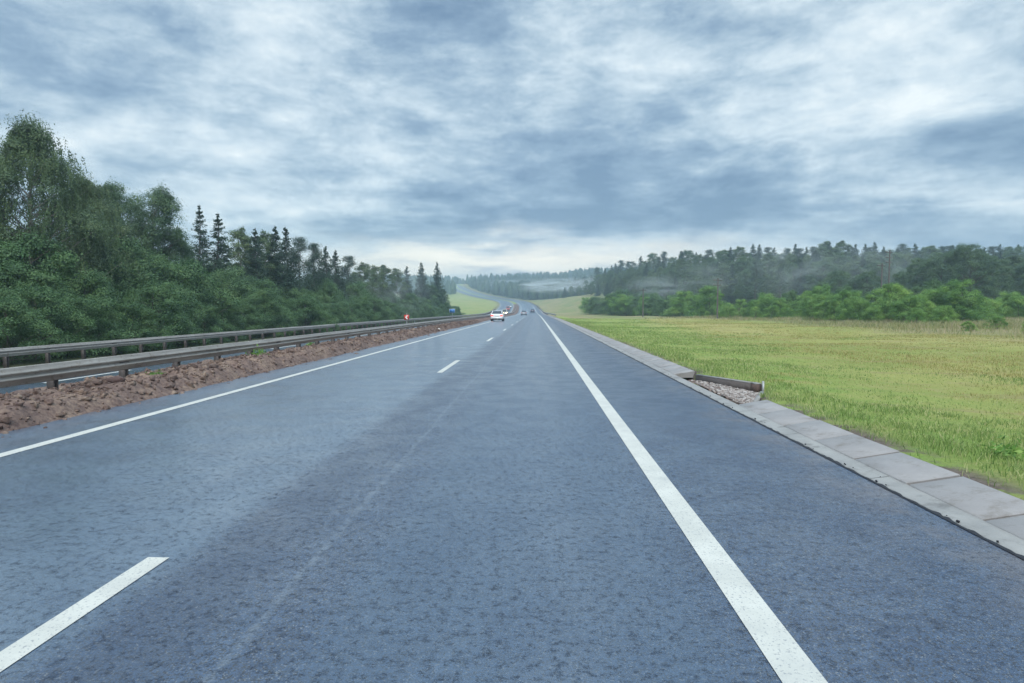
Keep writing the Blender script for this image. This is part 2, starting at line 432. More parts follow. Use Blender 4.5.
kerb = MB()
GAP0, GAP1 = 11.35, 15.2                  # the drain inlet
y = -12.0
slabs = []
while y < 330:
    L = 1.0
    if not (y + L > GAP0 and y < GAP1): slabs.append((y, y + L))
    y += L if not (y < GAP1 - 1 and y + L > GAP0 - 1e-3 and y + 2 * L > GAP1) else L
for (y0, y1) in slabs:
    a0, a1 = y0 + .013 + RNG.uniform(0, .012), y1 - .013 - RNG.uniform(0, .012)
    dz = RNG.normal(0, .004); du = RNG.normal(0, .006); tilt = RNG.normal(0, .006)
    prof = [(3.445, -.06), (3.445, .020), (3.455, .032), (3.925, .112), (3.94, .106), (3.945, -.06)]
    rows = []
    for yv, e in ((a0, 1), (a0 + .012, 0), (a1 - .012, 0), (a1, 1)):
        t = (yv - y0 - .5) * tilt
        rows.append([P(u + du, yv, z + dz + t - (.010 if e and z > 0 else 0)) for u, z in prof])
    rows = np.array(rows)
    kerb.strip(rows)
    for r in (rows[0][::-1], rows[-1]):
        kerb.add(r, [[0, 1, 4, 5], [1, 2, 3, 4]])
kb = setting(kerb.build('kerb', CONC))
gm = MB(); y = -12.0
while y < 330:
    L = RNG.uniform(1.9, 3.2); y2 = min(y + L, 330)
    yv = np.arange(y, y2 + .01, .25) if y < 60 else np.array([y, y2 + .01]); yv = np.append(yv[:-1], y2 - .006)
    wob = (vnoise(yv, 0 * yv, .7, 3) - .5)
    rows = np.stack([P(3.20 + 0 * yv, yv, -.05), P(3.222 + 0 * yv, yv, -.012), P(3.30 + 0 * yv, yv, .004 + wob * .008), P(3.39 + 0 * yv, yv, .014 + wob * .008), P(3.450 + 0 * yv, yv, .022), P(3.47 + 0 * yv, yv, -.05)], 1)
    gm.strip(rows); y = y2 + .004
setting(gm.build('gutter', CONC2, smooth_=True))

# drain inlet: funnel of concrete beams with a gravel bed
di = thing('drain_inlet', 'gravel filled drain inlet breaking the kerb, with dark concrete beam at its back', 'drain', P(3.9, 13.3, 0))
def loc_(pts): return np.asarray(pts, float) - np.array(di.location)
DARKC = mat_concrete('shade_toned_concrete', (.048, .036, .033), (.085, .062, .055), (.03, .02, .017))  # shade on the beam faces is put into this dark colour
def beam(p, q, w, h, z0, name, mat):
    p = np.array(p, float); q = np.array(q, float); d = (q - p); L = np.linalg.norm(d[:2]); ang = math.atan2(d[1], d[0])
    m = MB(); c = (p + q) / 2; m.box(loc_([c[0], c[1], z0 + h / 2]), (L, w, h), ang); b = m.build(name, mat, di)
    m = MB(); m.box(loc_([c[0], c[1], z0 + h + .014]), (L - .01, w * .9, .024), ang); m.build('lit_top_strip', CONC2, b); return b  # pale strip added on top to stand for the lit edge
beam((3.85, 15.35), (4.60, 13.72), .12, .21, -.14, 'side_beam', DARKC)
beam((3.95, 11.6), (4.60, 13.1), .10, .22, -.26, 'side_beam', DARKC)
beam((4.62, 13.74), (4.66, 13.52), .14, .20, -.13, 'end_block', simple('rusty_concrete', (.095, .062, .052), .85, 0, .4, 9))
m = MB(); m.box(loc_([4.72, 13.43, -.02]), (.03, .07, .34)); m.build('end_plate', simple('galvanised', (.42, .43, .43), .5, .4, .2), di)
gy = np.linspace(11.2, 15.3, 46); gu = np.linspace(3.60, 4.75, 20); A, B = np.meshgrid(gy, gu, indexing='ij')
zz = -.035 - .10 * smooth(3.6, 4.9, B) + (vnoise(A, B, .12, 4) - .5) * .05
mesh('silt_bed', loc_(P(B, A, zz)).reshape(-1, 3), grid_faces(46, 20), SOIL, di, True)

# ------------------------------------------------------------------ stones
def ico_verts():
    import bmesh
    b = bmesh.new(); bmesh.ops.create_icosphere(b, subdivisions=2, radius=1)
    v = np.array([x.co[:] for x in b.verts]); f = np.array([[q.index for q in p.verts] for p in b.faces]); b.free()
    return v, f
IV, IF = ico_verts()
def rocks(pos, size, flat=.7, rough=.35):
    vs, fs = [], []
    for i, (p, s) in enumerate(zip(pos, size)):
        d = IV * (1 + rough * (RNG.random(len(IV))[:, None] - .5)) * np.array([1, RNG.uniform(.6, 1.2), flat * RNG.uniform(.7, 1.2)])
        d = d * (1 + .25 * np.sin(IV @ RNG.normal(0, 2.2, 3) + RNG.uniform(0, 6))[:, None])
        a = RNG.uniform(0, 6.28); c, sn = math.cos(a), math.sin(a)
        d = d @ np.array([[c, sn, 0], [-sn, c, 0], [0, 0, 1]])
        vs.append(d * s + p); fs.append(IF + i * len(IV))
    V = np.concatenate(vs); F = np.concatenate(fs)
    return V, np.concatenate([F, F[:, 2:3]], 1)
# gravel in the inlet
GRAV = NT('gravel_stones'); gg = GRAV.n('ShaderNodeNewGeometry')
GRAV.set(color=GRAV.ramp(gg.outputs['Random Per Island'], [(0, (.10, .085, .08)), (.45, (.23, .19, .17)), (1, (.42, .39, .37))]), rough=.85); GRAV = GRAV.m
n = 1500
u = 3.62 + 1.03 * RNG.random(n) ** .9; lo = 11.3 + np.maximum(0, u - 3.95) * 2.3; hi = 15.1 - np.maximum(0, u - 3.85) * 2.0
y = lo + (hi - lo) * RNG.random(n); s = RNG.uniform(.014, .038, n)
V, F = rocks(loc_(P(u, y, -.03 - .09 * smooth(3.6, 4.9, u))), s)
mesh('gravel', V, F, GRAV, di)['kind'] = 'stuff'

# clay heaped under the median guardrail
def med_z(u, y):
    x = u
    e = smooth(-6.95, -7.5, u) * smooth(-10.3, -9.6, u)
    h = .05 + .12 * vnoise(u, y, 1.1, 6) + .12 * vnoise(u, y, .38, 7) + .11 * vnoise(u, y, .15, 8) + .05 * vnoise(u, y, .09, 10)
    slope = -KO(y) * smooth(-9.5, -10.3, u)
    edge = (vnoise(y, 0 * y, .8, 9) - .5) * .35
    return e * h * (1 - .45 * smooth(-8.1, -9.0, u)) + slope - .02 + smooth(-7.0 + edge, -7.25 + edge, u) * .02 - .03 * (1 - smooth(-7.0 + edge, -7.2 + edge, u))
yy = np.unique(np.concatenate([np.arange(-20, 4, .5), np.arange(4, 45, .07), np.arange(45, 110, .35), np.arange(110, 420, 2.0)]))
uu = np.unique(np.concatenate([np.arange(-10.3, -6.75, .07), [-6.75]]))
A, B = np.meshgrid(yy, uu, indexing='ij')
setting(mesh('median_soil', P(B, A, med_z(B, A)).reshape(-1, 3), grid_faces(len(yy), len(uu)), SOIL, smooth_=True))
n = 10000
y = 6 + 75 * RNG.random(n) ** 1.7; u = -8.1 + RNG.normal(0, .72, n); u = np.where(u > -6.9, -6.95 + np.abs(RNG.normal(0, .12, n)), np.maximum(u, -9.9))
s = .011 + .050 * RNG.random(n) ** 5 + .0005 * y
V, F = rocks(P(u, y, med_z(u, y) + s * .15), s, .8, 1.15)
tag(mesh('rubble', V, F, SOIL), 'reddish brown clods of clay heaped under the guardrail', 'soil', kind='stuff')
# few bigger lumps by hand
for (u, y, s, t) in ((-9.05, 10.2, .17, 'big dark clod behind the first guardrail post'), (-7.75, 11.5, .14, 'large dark clod low on the soil bank beside the road edge')):
    V, F = rocks(np.zeros((1, 3)), [s], .8, .5)
    o = tag(mesh('clod', V, F, simple('dark_clay', (.10, .065, .06), .95, 0, .3)), t, 'clod'); o.location = P(u, y, float(med_z(np.array([u]), np.array([y]))[0]) + s * .3)
V, F = rocks(np.zeros((1, 3)), [.13], .9, .4)
o = tag(mesh('stone', V, F, simple('pale_stone', (.62, .62, .60), .8)), 'single white stone on the reddish soil at the road edge', 'stone'); o.location = P(-7.3, 48, .1)

# ------------------------------------------------------------------ guardrails
WP = [(0, 0), (.012, .0), (.022, .02), (.022, .05), (.072, .095), (.078, .11), (.072, .125), (.022, .150), (.020, .16), (.022, .170), (.072, .195), (.078, .21), (.072, .225), (.022, .27), (.022, .295), (.010, .310), (0, .31)]
def guardrail(label, u, side, y0, y1, ztop, zg, zoff, pitch=2.0, npost=100):
    """side +1: corrugated face looks to +x"""
    base = P(u, y0, 0); rt = thing('guardrail', label, 'guardrail', base, group=None)
    yy = np.unique(np.concatenate([np.arange(y0, min(y1, 120), 2.0), np.arange(120, y1, 6.0) if y1 > 120 else [], [y1]]))
    m = MB()
    rows = []
    for y in yy:
        w = (vnoise(np.array([y]), np.array([u]), 5, 12)[0] - .5) * .035
        zo = zoff(y)
        rows.append([P(u + side * (d + .0) + w, y, ztop - .31 + z + zo + w * .6) - base for d, z in WP])
    rows = np.array(rows); m.strip(rows)
    back = rows.copy(); back[:, :, 0] -= side * .006
    m.strip(back[:, ::-1])
    m.build('rail_beam', STEEL, rt, True)
    # splice bolts and overlaps every 4 m
    for y in np.arange(y0 + .3, min(y1, 60), 4.0):
        b = MB(); b.box(P(u + side * .030, y + .08, ztop - .155 + zoff(y)) - base, (.014, .30, .075)); b.build('splice_plate', POST, rt)
    far = MB(); c = 0
    for y in np.arange(y0 + .6, y1, pitch):
        g0 = zg(y); top = ztop + zoff(y) - .02
        t = far if c >= npost else MB()
        h = top - g0 + .25; zc = (top + g0 - .25) / 2
        lean = RNG.normal(0, .012)
        t.box(P(u - side * .20, y, zc) - base, (.012, .105, h), 0, lean); t.box(P(u - side * .13, y + .048, zc) - base, (.13, .012, h), 0, lean); t.box(P(u - side * .13, y - .048, zc) - base, (.13, .012, h), 0, lean)
        t.box(P(u - side * .034, y, ztop - .155 + zoff(y)) - base, (.06, .13, .19))
        if c < npost: t.build('post', POST, rt)
        c += 1
    if far.n: far.build('post', POST, rt)['kind'] = 'stuff'
    return rt
guardrail('weathered steel guardrail on the reddish soil of the median, nearest the road', -8.6, 1, 4.6, 400, .69, lambda y: .05, lambda y: 0)
guardrail('weathered steel guardrail along the foot of the trees, beyond the opposite carriageway', -19.2, 1, 8, 330, .74 - .5, lambda y: -KO(y) - .05, lambda y: .5 - KO(y))
guardrail('short dark guardrail far along the right edge of the road before the bend', 3.75, -1, 205, 390, .78, lambda y: .05, lambda y: 0, 4.0)

# ------------------------------------------------------------------ plants
def rot_basis(n):
    """random orthonormal pairs"""
    a = RNG.normal(size=(n, 3)); a /= np.linalg.norm(a, axis=1, keepdims=True)
    b = RNG.normal(size=(n, 3)); b -= (b * a).sum(1, keepdims=True) * a; b /= np.linalg.norm(b, axis=1, keepdims=True)
    return a, b

def leaves(pos, size, aspect=.55, axis=None, up=.0):
    n = len(pos); a, b = rot_basis(n)
    if axis is not None:
        a = axis + .45 * RNG.normal(size=(n, 3)); a /= np.linalg.norm(a, axis=1, keepdims=True)
        b = RNG.normal(size=(n, 3)); b -= (b * a).sum(1, keepdims=True) * a; b /= np.linalg.norm(b, axis=1, keepdims=True)
    elif up:
        nrm = RNG.normal(size=(n, 3)) * .7 + np.array([0, 0, up]); nrm /= np.linalg.norm(nrm, axis=1, keepdims=True)
        a = RNG.normal(size=(n, 3)); a -= (a * nrm).sum(1, keepdims=True) * nrm; a /= np.linalg.norm(a, axis=1, keepdims=True)
        b = np.cross(nrm, a)
    s = (np.broadcast_to(size, (n,)) * RNG.uniform(.7, 1.3, n))[:, None]
    V = np.stack([pos - a * s * .5, pos + b * s * aspect * .5 - a * s * .05, pos + a * s * .5, pos - b * s * aspect * .5 - a * s * .05], 1)
    return V.reshape(-1, 3), np.arange(n * 4).reshape(n, 4)

def shell_leaves(c, k, r, size, aspect):
    """a leafy tuft: leaves lie over a dome and face outward, few beneath it"""
    d = RNG.normal(size=(k, 3)); d[:, 2] = np.where(d[:, 2] < 0, d[:, 2] * np.where(RNG.random(k) < .7, -.8, .7), d[:, 2]); d /= np.linalg.norm(d, axis=1, keepdims=True)
    lump = 1 + .22 * np.sin(4 * d[:, 0] + c[0] * 7) * np.cos(5 * d[:, 1] + c[1] * 5) 
    rr = (RNG.uniform(.55, 1.08, k) * lump * np.where(RNG.random(k) < .10, 1.35, 1.0))[:, None]
    p = c + d * rr * np.array(r)
    nrm = d * .9 + np.array([0, 0, .45]) + RNG.normal(size=(k, 3)) * .38; nrm /= np.linalg.norm(nrm, axis=1, keepdims=True)
    a = RNG.normal(size=(k, 3)) + d * .3; a -= (a * nrm).sum(1, keepdims=True) * nrm; a /= np.linalg.norm(a, axis=1, keepdims=True)
    b = np.cross(nrm, a); s = (size * RNG.uniform(.7, 1.35, k))[:, None]
    V = np.stack([p - a * s * .5, p + b * s * aspect * .5, p + a * s * .5, p - b * s * aspect * .5], 1)
    return V.reshape(-1, 3), np.arange(k * 4).reshape(k, 4)

def bent(p, q, n=5, w=.08):
    p = np.array(p, float); q = np.array(q, float); t = np.linspace(0, 1, n)[:, None]
    L = np.linalg.norm(q - p); o = RNG.normal(0, w * L, (1, 3)); o[0, 2] *= .4
    return p + (q - p) * t + o * (t * (1 - t)) * 2 + RNG.normal(0, .015 * L, (n, 3)) * (t * (1 - t) * 4)

def broadleaf(H, W, prof, nclump, per, leaf, droop=0.0, crown0=.18, rt=.16, lobes=6, trunk_lean=.3, aspect=.55):
    """H height, W half width, prof(t) relative radius for t in 0..1 of the crown; returns trunk and crown arrays"""
    tr = MB()
    top = np.array([RNG.normal(0, trunk_lean), RNG.normal(0, trunk_lean), H * .93])
    tp = bent((0, 0, -.4), top, 9, .03); tr.tube(tp, np.linspace(rt, .02, 9), 7)
    def trunk_at(z): 
        return np.array([np.interp(z, tp[:, 2], tp[:, 0]), np.interp(z, tp[:, 2], tp[:, 1]), z])
    ph = RNG.uniform(0, 6.28, lobes); lv, lf, nv = [], [], 0
    cs = []
    for i in range(nclump):
        t = (i + RNG.random()) / nclump
        t = t ** .85
        an = RNG.uniform(0, 6.28)
        lob = 1 + .22 * math.sin(3 * an + ph[0] + 5 * t) + .16 * math.sin(5 * an + ph[1] - 9 * t) + RNG.normal(0, .10)
        rad = W * prof(t) * max(.35, lob) * RNG.uniform(.35, 1.0) ** .5
        z = H * (crown0 + (1 - crown0) * t) * (1 + RNG.normal(0, .012))
        ax = trunk_at(min(z, H * .92))
        c = np.array([ax[0] + rad * math.cos(an), ax[1] + rad * math.sin(an), z])
        cs.append(c)
        z0 = max(H * .08, z - rad * RNG.uniform(.5, .9) - .2)
        if i % 2 == 0 or rad > W * .5:
            tr.tube(bent(trunk_at(z0), c, 5, .09), np.linspace(max(.015, rt * .42 * (1 - t * .7)), .008, 5), 4)
        cr = RNG.uniform(.55, 1.25) * (.18 * W + .44) * (1.12 - .36 * t)
        k = int(per * RNG.uniform(.6, 1.4))
        d = RNG.normal(size=(k, 3)); d /= np.linalg.norm(d, axis=1, keepdims=True)
        rr = RNG.random(k)[:, None] ** .45
        if droop and i % 5 < 3:
            ns = max(6, k // 34); a2 = RNG.normal(size=(ns, 3)); a2 /= np.linalg.norm(a2, axis=1, keepdims=True); a2 = a2 * (RNG.random((ns, 1)) ** .4) * np.array([1.25, 1.25, .7]) * cr
            L = RNG.uniform(.5, 1.0, ns) * droop
            si = RNG.integers(0, ns, k); tt = RNG.random(k)
            p = c + a2[si] + np.stack([RNG.normal(0, .05, k) + a2[si, 0] * .25 * tt, RNG.normal(0, .05, k) + a2[si, 1] * .25 * tt, -L[si] * tt ** 1.0 + .2], 1)
            axd = np.tile([0, 0, -1.0], (k, 1))
            v, f = leaves(p, leaf, aspect, axis=axd)
        else:
            v, f = shell_leaves(c, k, (cr * .92, cr * .92, cr * .86), leaf, aspect + .1)
        lv.append(v); lf.append(f + nv); nv += len(v)
    return tr, np.concatenate(lv), np.concatenate(lf)

def spruce_geo(H, W, thin=1.0, per=26):
    tr = MB(); tr.tube(bent((0, 0, -.4), (0, 0, H), 7, .008), np.linspace(H * .013, .01, 7), 6)
    lv, lf, nv = [], [], 0
    nw = int(H * 5.2)
    for w in range(nw):
        t = (w + RNG.random() * .8) / nw
        z = H * (.06 + .93 * t)
        Lb = W * (1 - t) ** .80 * RNG.uniform(.75, 1.12) + .10
        nb = int(5 + 4 * (1 - t))
        for b in range(nb):
            if RNG.random() > thin: continue
            an = RNG.uniform(0, 6.28); L = Lb * RNG.uniform(.55, 1.15); zj = z + RNG.uniform(-.5, .5) * (.35 + .5 * (1 - t))
            dr = np.array([math.cos(an), math.sin(an)])
            k = int(per * (.35 + L / W))
            s = RNG.random(k) ** .75
            sag = -.34 * L * s + .26 * L * s ** 2.6 + .30 * L * t * s
            side = RNG.normal(0, .17, k) * L * (1 - s * .55)
            p = np.stack([dr[0] * L * s - dr[1] * side, dr[1] * L * s + dr[0] * side, zj + sag - np.abs(side) * .30 - RNG.random(k) * .26 * (L + .3)], 1)
            axd = np.stack([dr[0] - dr[1] * np.sign(side) * .7, dr[1] + dr[0] * np.sign(side) * .7, np.full(k, -.45)], 1)
            v, f = leaves(p, .13 + .10 * L / W, .34, axis=axd)
            lv.append(v); lf.append(f + nv); nv += len(v)
            if b % 3 == 0: tr.tube([[0, 0, zj], [dr[0] * L * .6, dr[1] * L * .6, zj - .18 * L]], [.025, .006], 3)
    return tr, np.concatenate(lv), np.concatenate(lf)

def pine_geo(H, W):
    tr = MB(); tp = bent((0, 0, -.4), (RNG.normal(0, .3), RNG.normal(0, .3), H * .96), 8, .02); tr.tube(tp, np.linspace(H * .013, .02, 8), 6)
    lv, lf, nv = [], [], 0
    for i in range(44):
        t = (i + RNG.random()) / 44; z = H * (.38 + .60 * t); an = RNG.uniform(0, 6.28); r = W * (1 - .75 * t) * RNG.uniform(.4, 1.1)
        c = np.array([r * math.cos(an), r * math.sin(an), z + .15 * r]); tr.tube([[0, 0, z - .3], c], [.05, .012], 4)
        k = 260; d = RNG.normal(size=(k, 3)) * np.array([.62, .62, .34]) * (.5 + .5 * (1 - t)) 
        v, f = leaves(c + d, .17, .36, up=.3); lv.append(v); lf.append(f + nv); nv += len(v)
    return tr, np.concatenate(lv), np.concatenate(lf)

PROTO = {}
def proto(key, geo, bark, fol, names):
    tr, lv, lf = geo
    V = np.concatenate(tr.v); F = np.concatenate([np.asarray(f).reshape(-1, 4) for f in tr.f])
    PROTO.setdefault(key, []).append((raw_mesh(names[0], V, F, bark, True), raw_mesh(names[1], lv, lf, fol), float(max(lv[:, 2].max(), .1))))
TC = ('trunk', 'crown'); SF = ('stem', 'foliage')
birchp = lambda t: max(.05, math.sin(math.pi * min(1, (t * .80 + .20))) ** .75)
roundp = lambda t: max(.08, math.sin(math.pi * (t * .78 + .17)) ** .6)
domep = lambda t: max(.12, math.cos(t * 1.45) ** .55)
tallp = lambda t: max(.08, math.sin(math.pi * (t * .84 + .12)) ** .7)
for i in range(2): proto('birch', broadleaf(12, 3.6, birchp, 150, 800, .088, 1.4, .12, .17, aspect=.6), BIRCHB, F_BIRCH, TC)
for i in range(3): proto('broad', broadleaf(11, 3.0, roundp, 140, 460, .105, 0, .12, .16), BARK, F_DECID, TC)
for i in range(2): proto('slim', broadleaf(12, 2.0, tallp, 90, 260, .14, 0, .16, .12), BIRCHB, F_BIRCH, TC)
for i in range(3): proto('spruce', spruce_geo(11, 2.6, 1.0, 80), BARK, F_SPRUCE, TC)
proto('thin_spruce', spruce_geo(11, 1.9, .85, 52), BARK, F_SPRUCE, TC)
for i in range(2): proto('pine', pine_geo(12, 2.2), BARK, F_SPRUCE, TC)
for i in range(4): proto('shrub', broadleaf(4.6, 2.4, domep, 58, 520, .10, 0, .03, .05, trunk_lean=.5), BARK, F_SHRUB, SF)
for i in range(4): proto('bright', broadleaf(4.2, 1.9, domep if i % 2 else roundp, 44, 520, .09, 0, .05, .05, trunk_lean=.5), BARK, F_BRIGHT, SF)

NAMES = {'birch': ('birch_tree', 'birch tree'), 'broad': ('broadleaf_tree', 'tree'), 'slim': ('young_birch_tree', 'birch tree'), 'spruce': ('spruce_tree', 'spruce'), 'thin_spruce': ('spruce_tree', 'spruce'),
         'pine': ('pine_tree', 'pine'), 'shrub': ('shrub', 'shrub'), 'bright': ('willow_shrub', 'shrub')}
def plant(key, x, y, h, label, group=None, wide=1.0, var=None, sink=.05):
    ps = PROTO[key]; tm, cm, ph = ps[(var if var is not None else random.randrange(len(ps))) % len(ps)]
    s = h / ph; nm, cat = NAMES[key]
    t = thing(nm, label, cat, (x, y, gz(x, y) - sink), random.uniform(0, 6.28), group, (s * wide, s * wide, s))
    link(tm.name.split('.')[0], tm, t); link(cm.name.split('.')[0], cm, t)
    return t

def at(px, y): return (px - 536) * y / 640       # lateral metres of a bearing at a distance (for laying out the planting plan)
LG = 'tree belt left of the opposite carriageway'
# named trees of the left belt: kind, bearing, distance, height, width factor, label
left = [
 ('birch', 16, 36, 14.3, .95, 'tallest drooping birch with a ragged open top, closest of the left tree belt'),
 ('birch', 74, 40, 11.6, .92, 'dense drooping birch with a rounded crown beside the tallest birch'),
 ('birch', -75, 33, 13.6, 1.0, 'drooping birch cut by the picture edge beside the tallest birch'),
 ('broad', 116, 47, 12.4, .8, 'dark broadleaf tree with a pointed top just past the rounded birch'),
 ('broad', 148, 49, 12.5, .8, 'dark broadleaf tree with lumpy crown between the rounded birch and the thin spruce'),
 ('broad', 96, 50, 10.8, .8, 'narrow dark broadleaf tree half hidden behind the rounded birch'),
 ('broad', 165, 50, 9.3, .8, 'lower broadleaf tree stepping down towards the thin spruce'),
 ('thin_spruce', 196, 56, 11.6, .95, 'thin ragged spruce standing alone against the sky, the more pointed of two'),
 ('thin_spruce', 215, 58, 11.2, 1.25, 'second ragged spruce, slightly lower and broader than the thin one beside it'),
 ('slim', 240, 63, 11.0, 1.0, 'tall slender birch rising next to a dark spruce in the left belt'),
 ('spruce', 253, 62, 10.6, .9, 'dark narrow spruce in front of the slender birch'),
 ('slim', 262, 66, 11.0, .9, 'slender birch with thin crown behind the dark narrow spruce'),
 ('spruce', 273, 66, 11.2, .85, 'first spire of a pair of tall dark spruces halfway along the belt'),
 ('spruce', 284, 69, 11.3, .85, 'second spire of the pair of tall dark spruces, slightly lower'),
 ('pine', 297, 74, 10.9, .9, 'sparse pine with clumped needles next to the spruce pair'),
 ('pine', 312, 78, 10.7, .9, 'sparse pine with open top showing sky between its limbs'),
 ('spruce', 324, 82, 10.6, .95, 'pointed spruce before the misty end of the belt, the taller of two'),
 ('spruce', 334, 85, 10.4, .95, 'pointed spruce before the misty end of the belt, the lower of two'),
 ('pine', 347, 92, 10.4, .9, 'single pine past the two pointed spruces'),
 ('slim', 362, 100, 10.0, 1.2, 'grey green slender birch at the start of the even misty treetops'),
 ('slim', 373, 108, 10.4, 1.2, 'grey green slender birch in the middle of the even misty treetops'),
 ('slim', 385, 116, 10.7, 1.2, 'grey green slender birch near the end of the even misty treetops'),
 ('slim', 396, 124, 11.0, 1.2, 'grey green slender birch beside the dark spruce at the belt end'),
 ('spruce', 406.5, 138, 12.0, .8, 'dark spruce first of three spires at the far end of the left belt'),
 ('spruce', 421, 152, 13.6, .85, 'dark spruce middle of three spires at the far end of the left belt'),
 ('spruce', 437, 168, 15.0, .8, 'dark spruce last and tallest of three spires at the far end of the left belt'),
]
for kd, px, y, h, w, lb in left: plant(kd, at(px, y), y, h, lb, LG, w * (1.3 if kd == 'spruce' else 1.12 if kd == 'thin_spruce' else 1))
plant('broad', at(429, 160), 160, 9.5, 'rounded broadleaf tree between the last two spruce spires', LG, 1.2)
plant('broad', at(440, 176), 176, 8.5, 'low broadleaf tree closing the far end of the left belt', LG, 1.1)
# filling trees behind the named ones
FB = 'trees filling the back of the left belt'
for i in range(46):
    y = 34 + 150 * random.random() ** 1.25
    x = -31 - random.uniform(0, 12) - y * .02
    if x / y > -.17: x = -.18 * y - random.uniform(0, 6)
    plant(random.choice(['broad', 'broad', 'slim', 'spruce']), x, y, random.uniform(7.6, 9.4), 'dark green tree filling the back of the left tree belt, its lower crown hidden', FB, 1.1)
# shrubs in front of the trees
SG = 'shrubs along the foot of the left tree belt'
y = 17.0; i = 0
while y < 186:
    x = -21.9 - random.uniform(0, 1.2); h = random.uniform(3.0, 4.6)
    if x - CX(y) > -21.2: x = CX(y) - 21.5
    plant('shrub', x, y, h, 'green leafy shrub at the foot of the left tree belt behind the guardrail', SG, random.uniform(.95, 1.2))
    plant('shrub', x - 3.0 - random.uniform(0, 1.5), y + random.uniform(-1, 1), h + random.uniform(.8, 2.6), 'taller bushy shrub in the second row of the left tree belt', 'second row of shrubs in the left belt', random.uniform(.85, 1.1))
    y += 2.6 + y * .012
for (px, y, h, lb) in ((20, 33, 7.2, 'grey green bushy shrub below the tallest birch'), (95, 41, 7.6, 'feathery bush under the rounded birch'), (135, 42, 7.0, 'pale leafy bush in front of the dark broadleaf trees'), (175, 45, 6.6, 'wide bush below the thin ragged spruce')):
    plant('shrub', at(px, y), y, h, lb, None, .95)

# ---- right side
BG = 'bright green willow shrubs edging the right field'
rows = [(705, 118, 2.6), (716, 116, 2.9), (728, 113, 3.0), (741, 110, 3.3), (754, 106, 3.4), (766, 102, 3.6), (779, 99, 3.8), (792, 95, 3.9), (804, 91, 4.0), (816, 88, 4.0), (828, 85, 4.1), (841, 82, 4.0),
        (853, 79, 3.9), (866, 76, 3.8), (880, 73, 3.7), (893, 71, 3.5), (908, 69, 3.6), (923, 68, 4.0), (938, 69, 3.8), (952, 71, 3.5), (965, 76, 3.6), (979, 80, 3.2)]
for px, y, h in rows:
    y += random.uniform(-1.5, 1.5)
    if random.random() < .8: plant('bright', at(px, y), y, h * random.uniform(.55, 1.0), 'bright green willow shrub in the front row edging the right field', BG, random.uniform(.85, 1.25))
    y2 = y + random.uniform(5, 8)
    plant('bright', at(px + random.uniform(-6, 6), y2), y2, h * random.uniform(.85, 1.25), 'bright green willow shrub in the back rows behind the right field', 'back rows of willow shrubs', 1.1)
    y3 = y + random.uniform(11, 17)
    plant(random.choice(['bright', 'shrub']), at(px + random.uniform(-6, 8), y3), y3, h * random.uniform(1.0, 1.5), 'green shrub in the back rows behind the right field, its foot hidden', 'back rows of shrubs', 1.0)
for px, y, h, lb in ((930, 64, 2.2, 'small rounded shrub standing forward of the bright willow row'), (1020, 45, 1.35, 'low dark shrub alone in the long grass at the right edge'), (905, 62, 1.7, 'pale young shrub at the foot of the willow row'),
                     (955, 74, 5.4, 'tallest willow shrub of the row with a leafy rounded top'), (893, 77, 5.2, 'broad willow shrub rising above the row beside the tallest one'), (1005, 82, 3.6, 'willow shrub at the right end of the row before the tall trees'), (990, 90, 4.6, 'dark leafy willow shrub under the tall trees on the right'), (1022, 84, 3.4, 'willow shrub cut by the right picture edge'), (1040, 80, 3.6, 'willow shrub just past the right picture edge')):
    plant('bright', at(px, y), y, h, lb, None, 1.15)
# olive bush belt below the forest towards the road
for i in range(36):
    px = random.uniform(585, 712); y = 215 - (px - 590) * .72 + random.uniform(-10, 22); x = at(px, y)
    plant(random.choice(['shrub', 'bright', 'bright']), x, y, random.uniform(3.6, 7.2), 'rounded green bush on the bank below the misty forest', 'bushes on the bank below the misty forest', 1.25)
for px, y, h, lb in ((622, 190, 8.2, 'large rounded bush where the bank meets the forest by the road'), (640, 176, 6.6, 'wide bush beside the thin pole on the bank'), (600, 205, 5.2, 'low bush nearest the road at the start of the forest bank')):
    plant('shrub', at(px, y), y, h, lb, None, 1.3)
for px, y, h, lb in ((958, 50, .9, 'low tuft of bush in the long grass before the willow row'), (985, 53, 1.2, 'small pale bush in the long grass right of the tallest willow')):
    plant('bright', at(px, y), y, h, lb, None, 1.5)
# tall trees on the right
for kd, px, y, h, w, lb in (('broad', 835, 148, 11.2, 1.2, 'round crowned tree behind the willows beside the utility poles'), ('broad', 822, 152, 9.5, 1.2, 'lower round tree left of the utility poles'), ('broad', 858, 145, 10.6, 1.2, 'dark rounded tree right behind the utility poles'),
      ('broad', 912, 132, 12.4, 1.1, 'tall broadleaf tree with stepped crown at the left of the big dark group'), ('broad', 932, 128, 13.6, 1.1, 'tall broadleaf tree with forked top in the big dark group'), ('broad', 955, 124, 14.6, 1.15, 'tallest broadleaf tree of the big dark group on the right'),
      ('broad', 978, 126, 12.4, 1.1, 'dark broadleaf tree right of the tallest in the group'), ('broad', 893, 138, 10.2, 1.2, 'lower tree at the left end of the big dark group'),
      ('slim', 1000, 132, 12.8, 1.5, 'greyish birch at the right of the big dark group'), ('broad', 1014, 128, 12.0, 1.2, 'greyish broadleaf tree at the right picture edge'), ('birch', 1035, 126, 13.0, 1.0, 'drooping birch past the right picture edge'), ('broad', 1060, 130, 13.0, 1.2, 'broadleaf tree farther past the right picture edge')):
    plant(kd, at(px, y), y, h, lb, None, w)
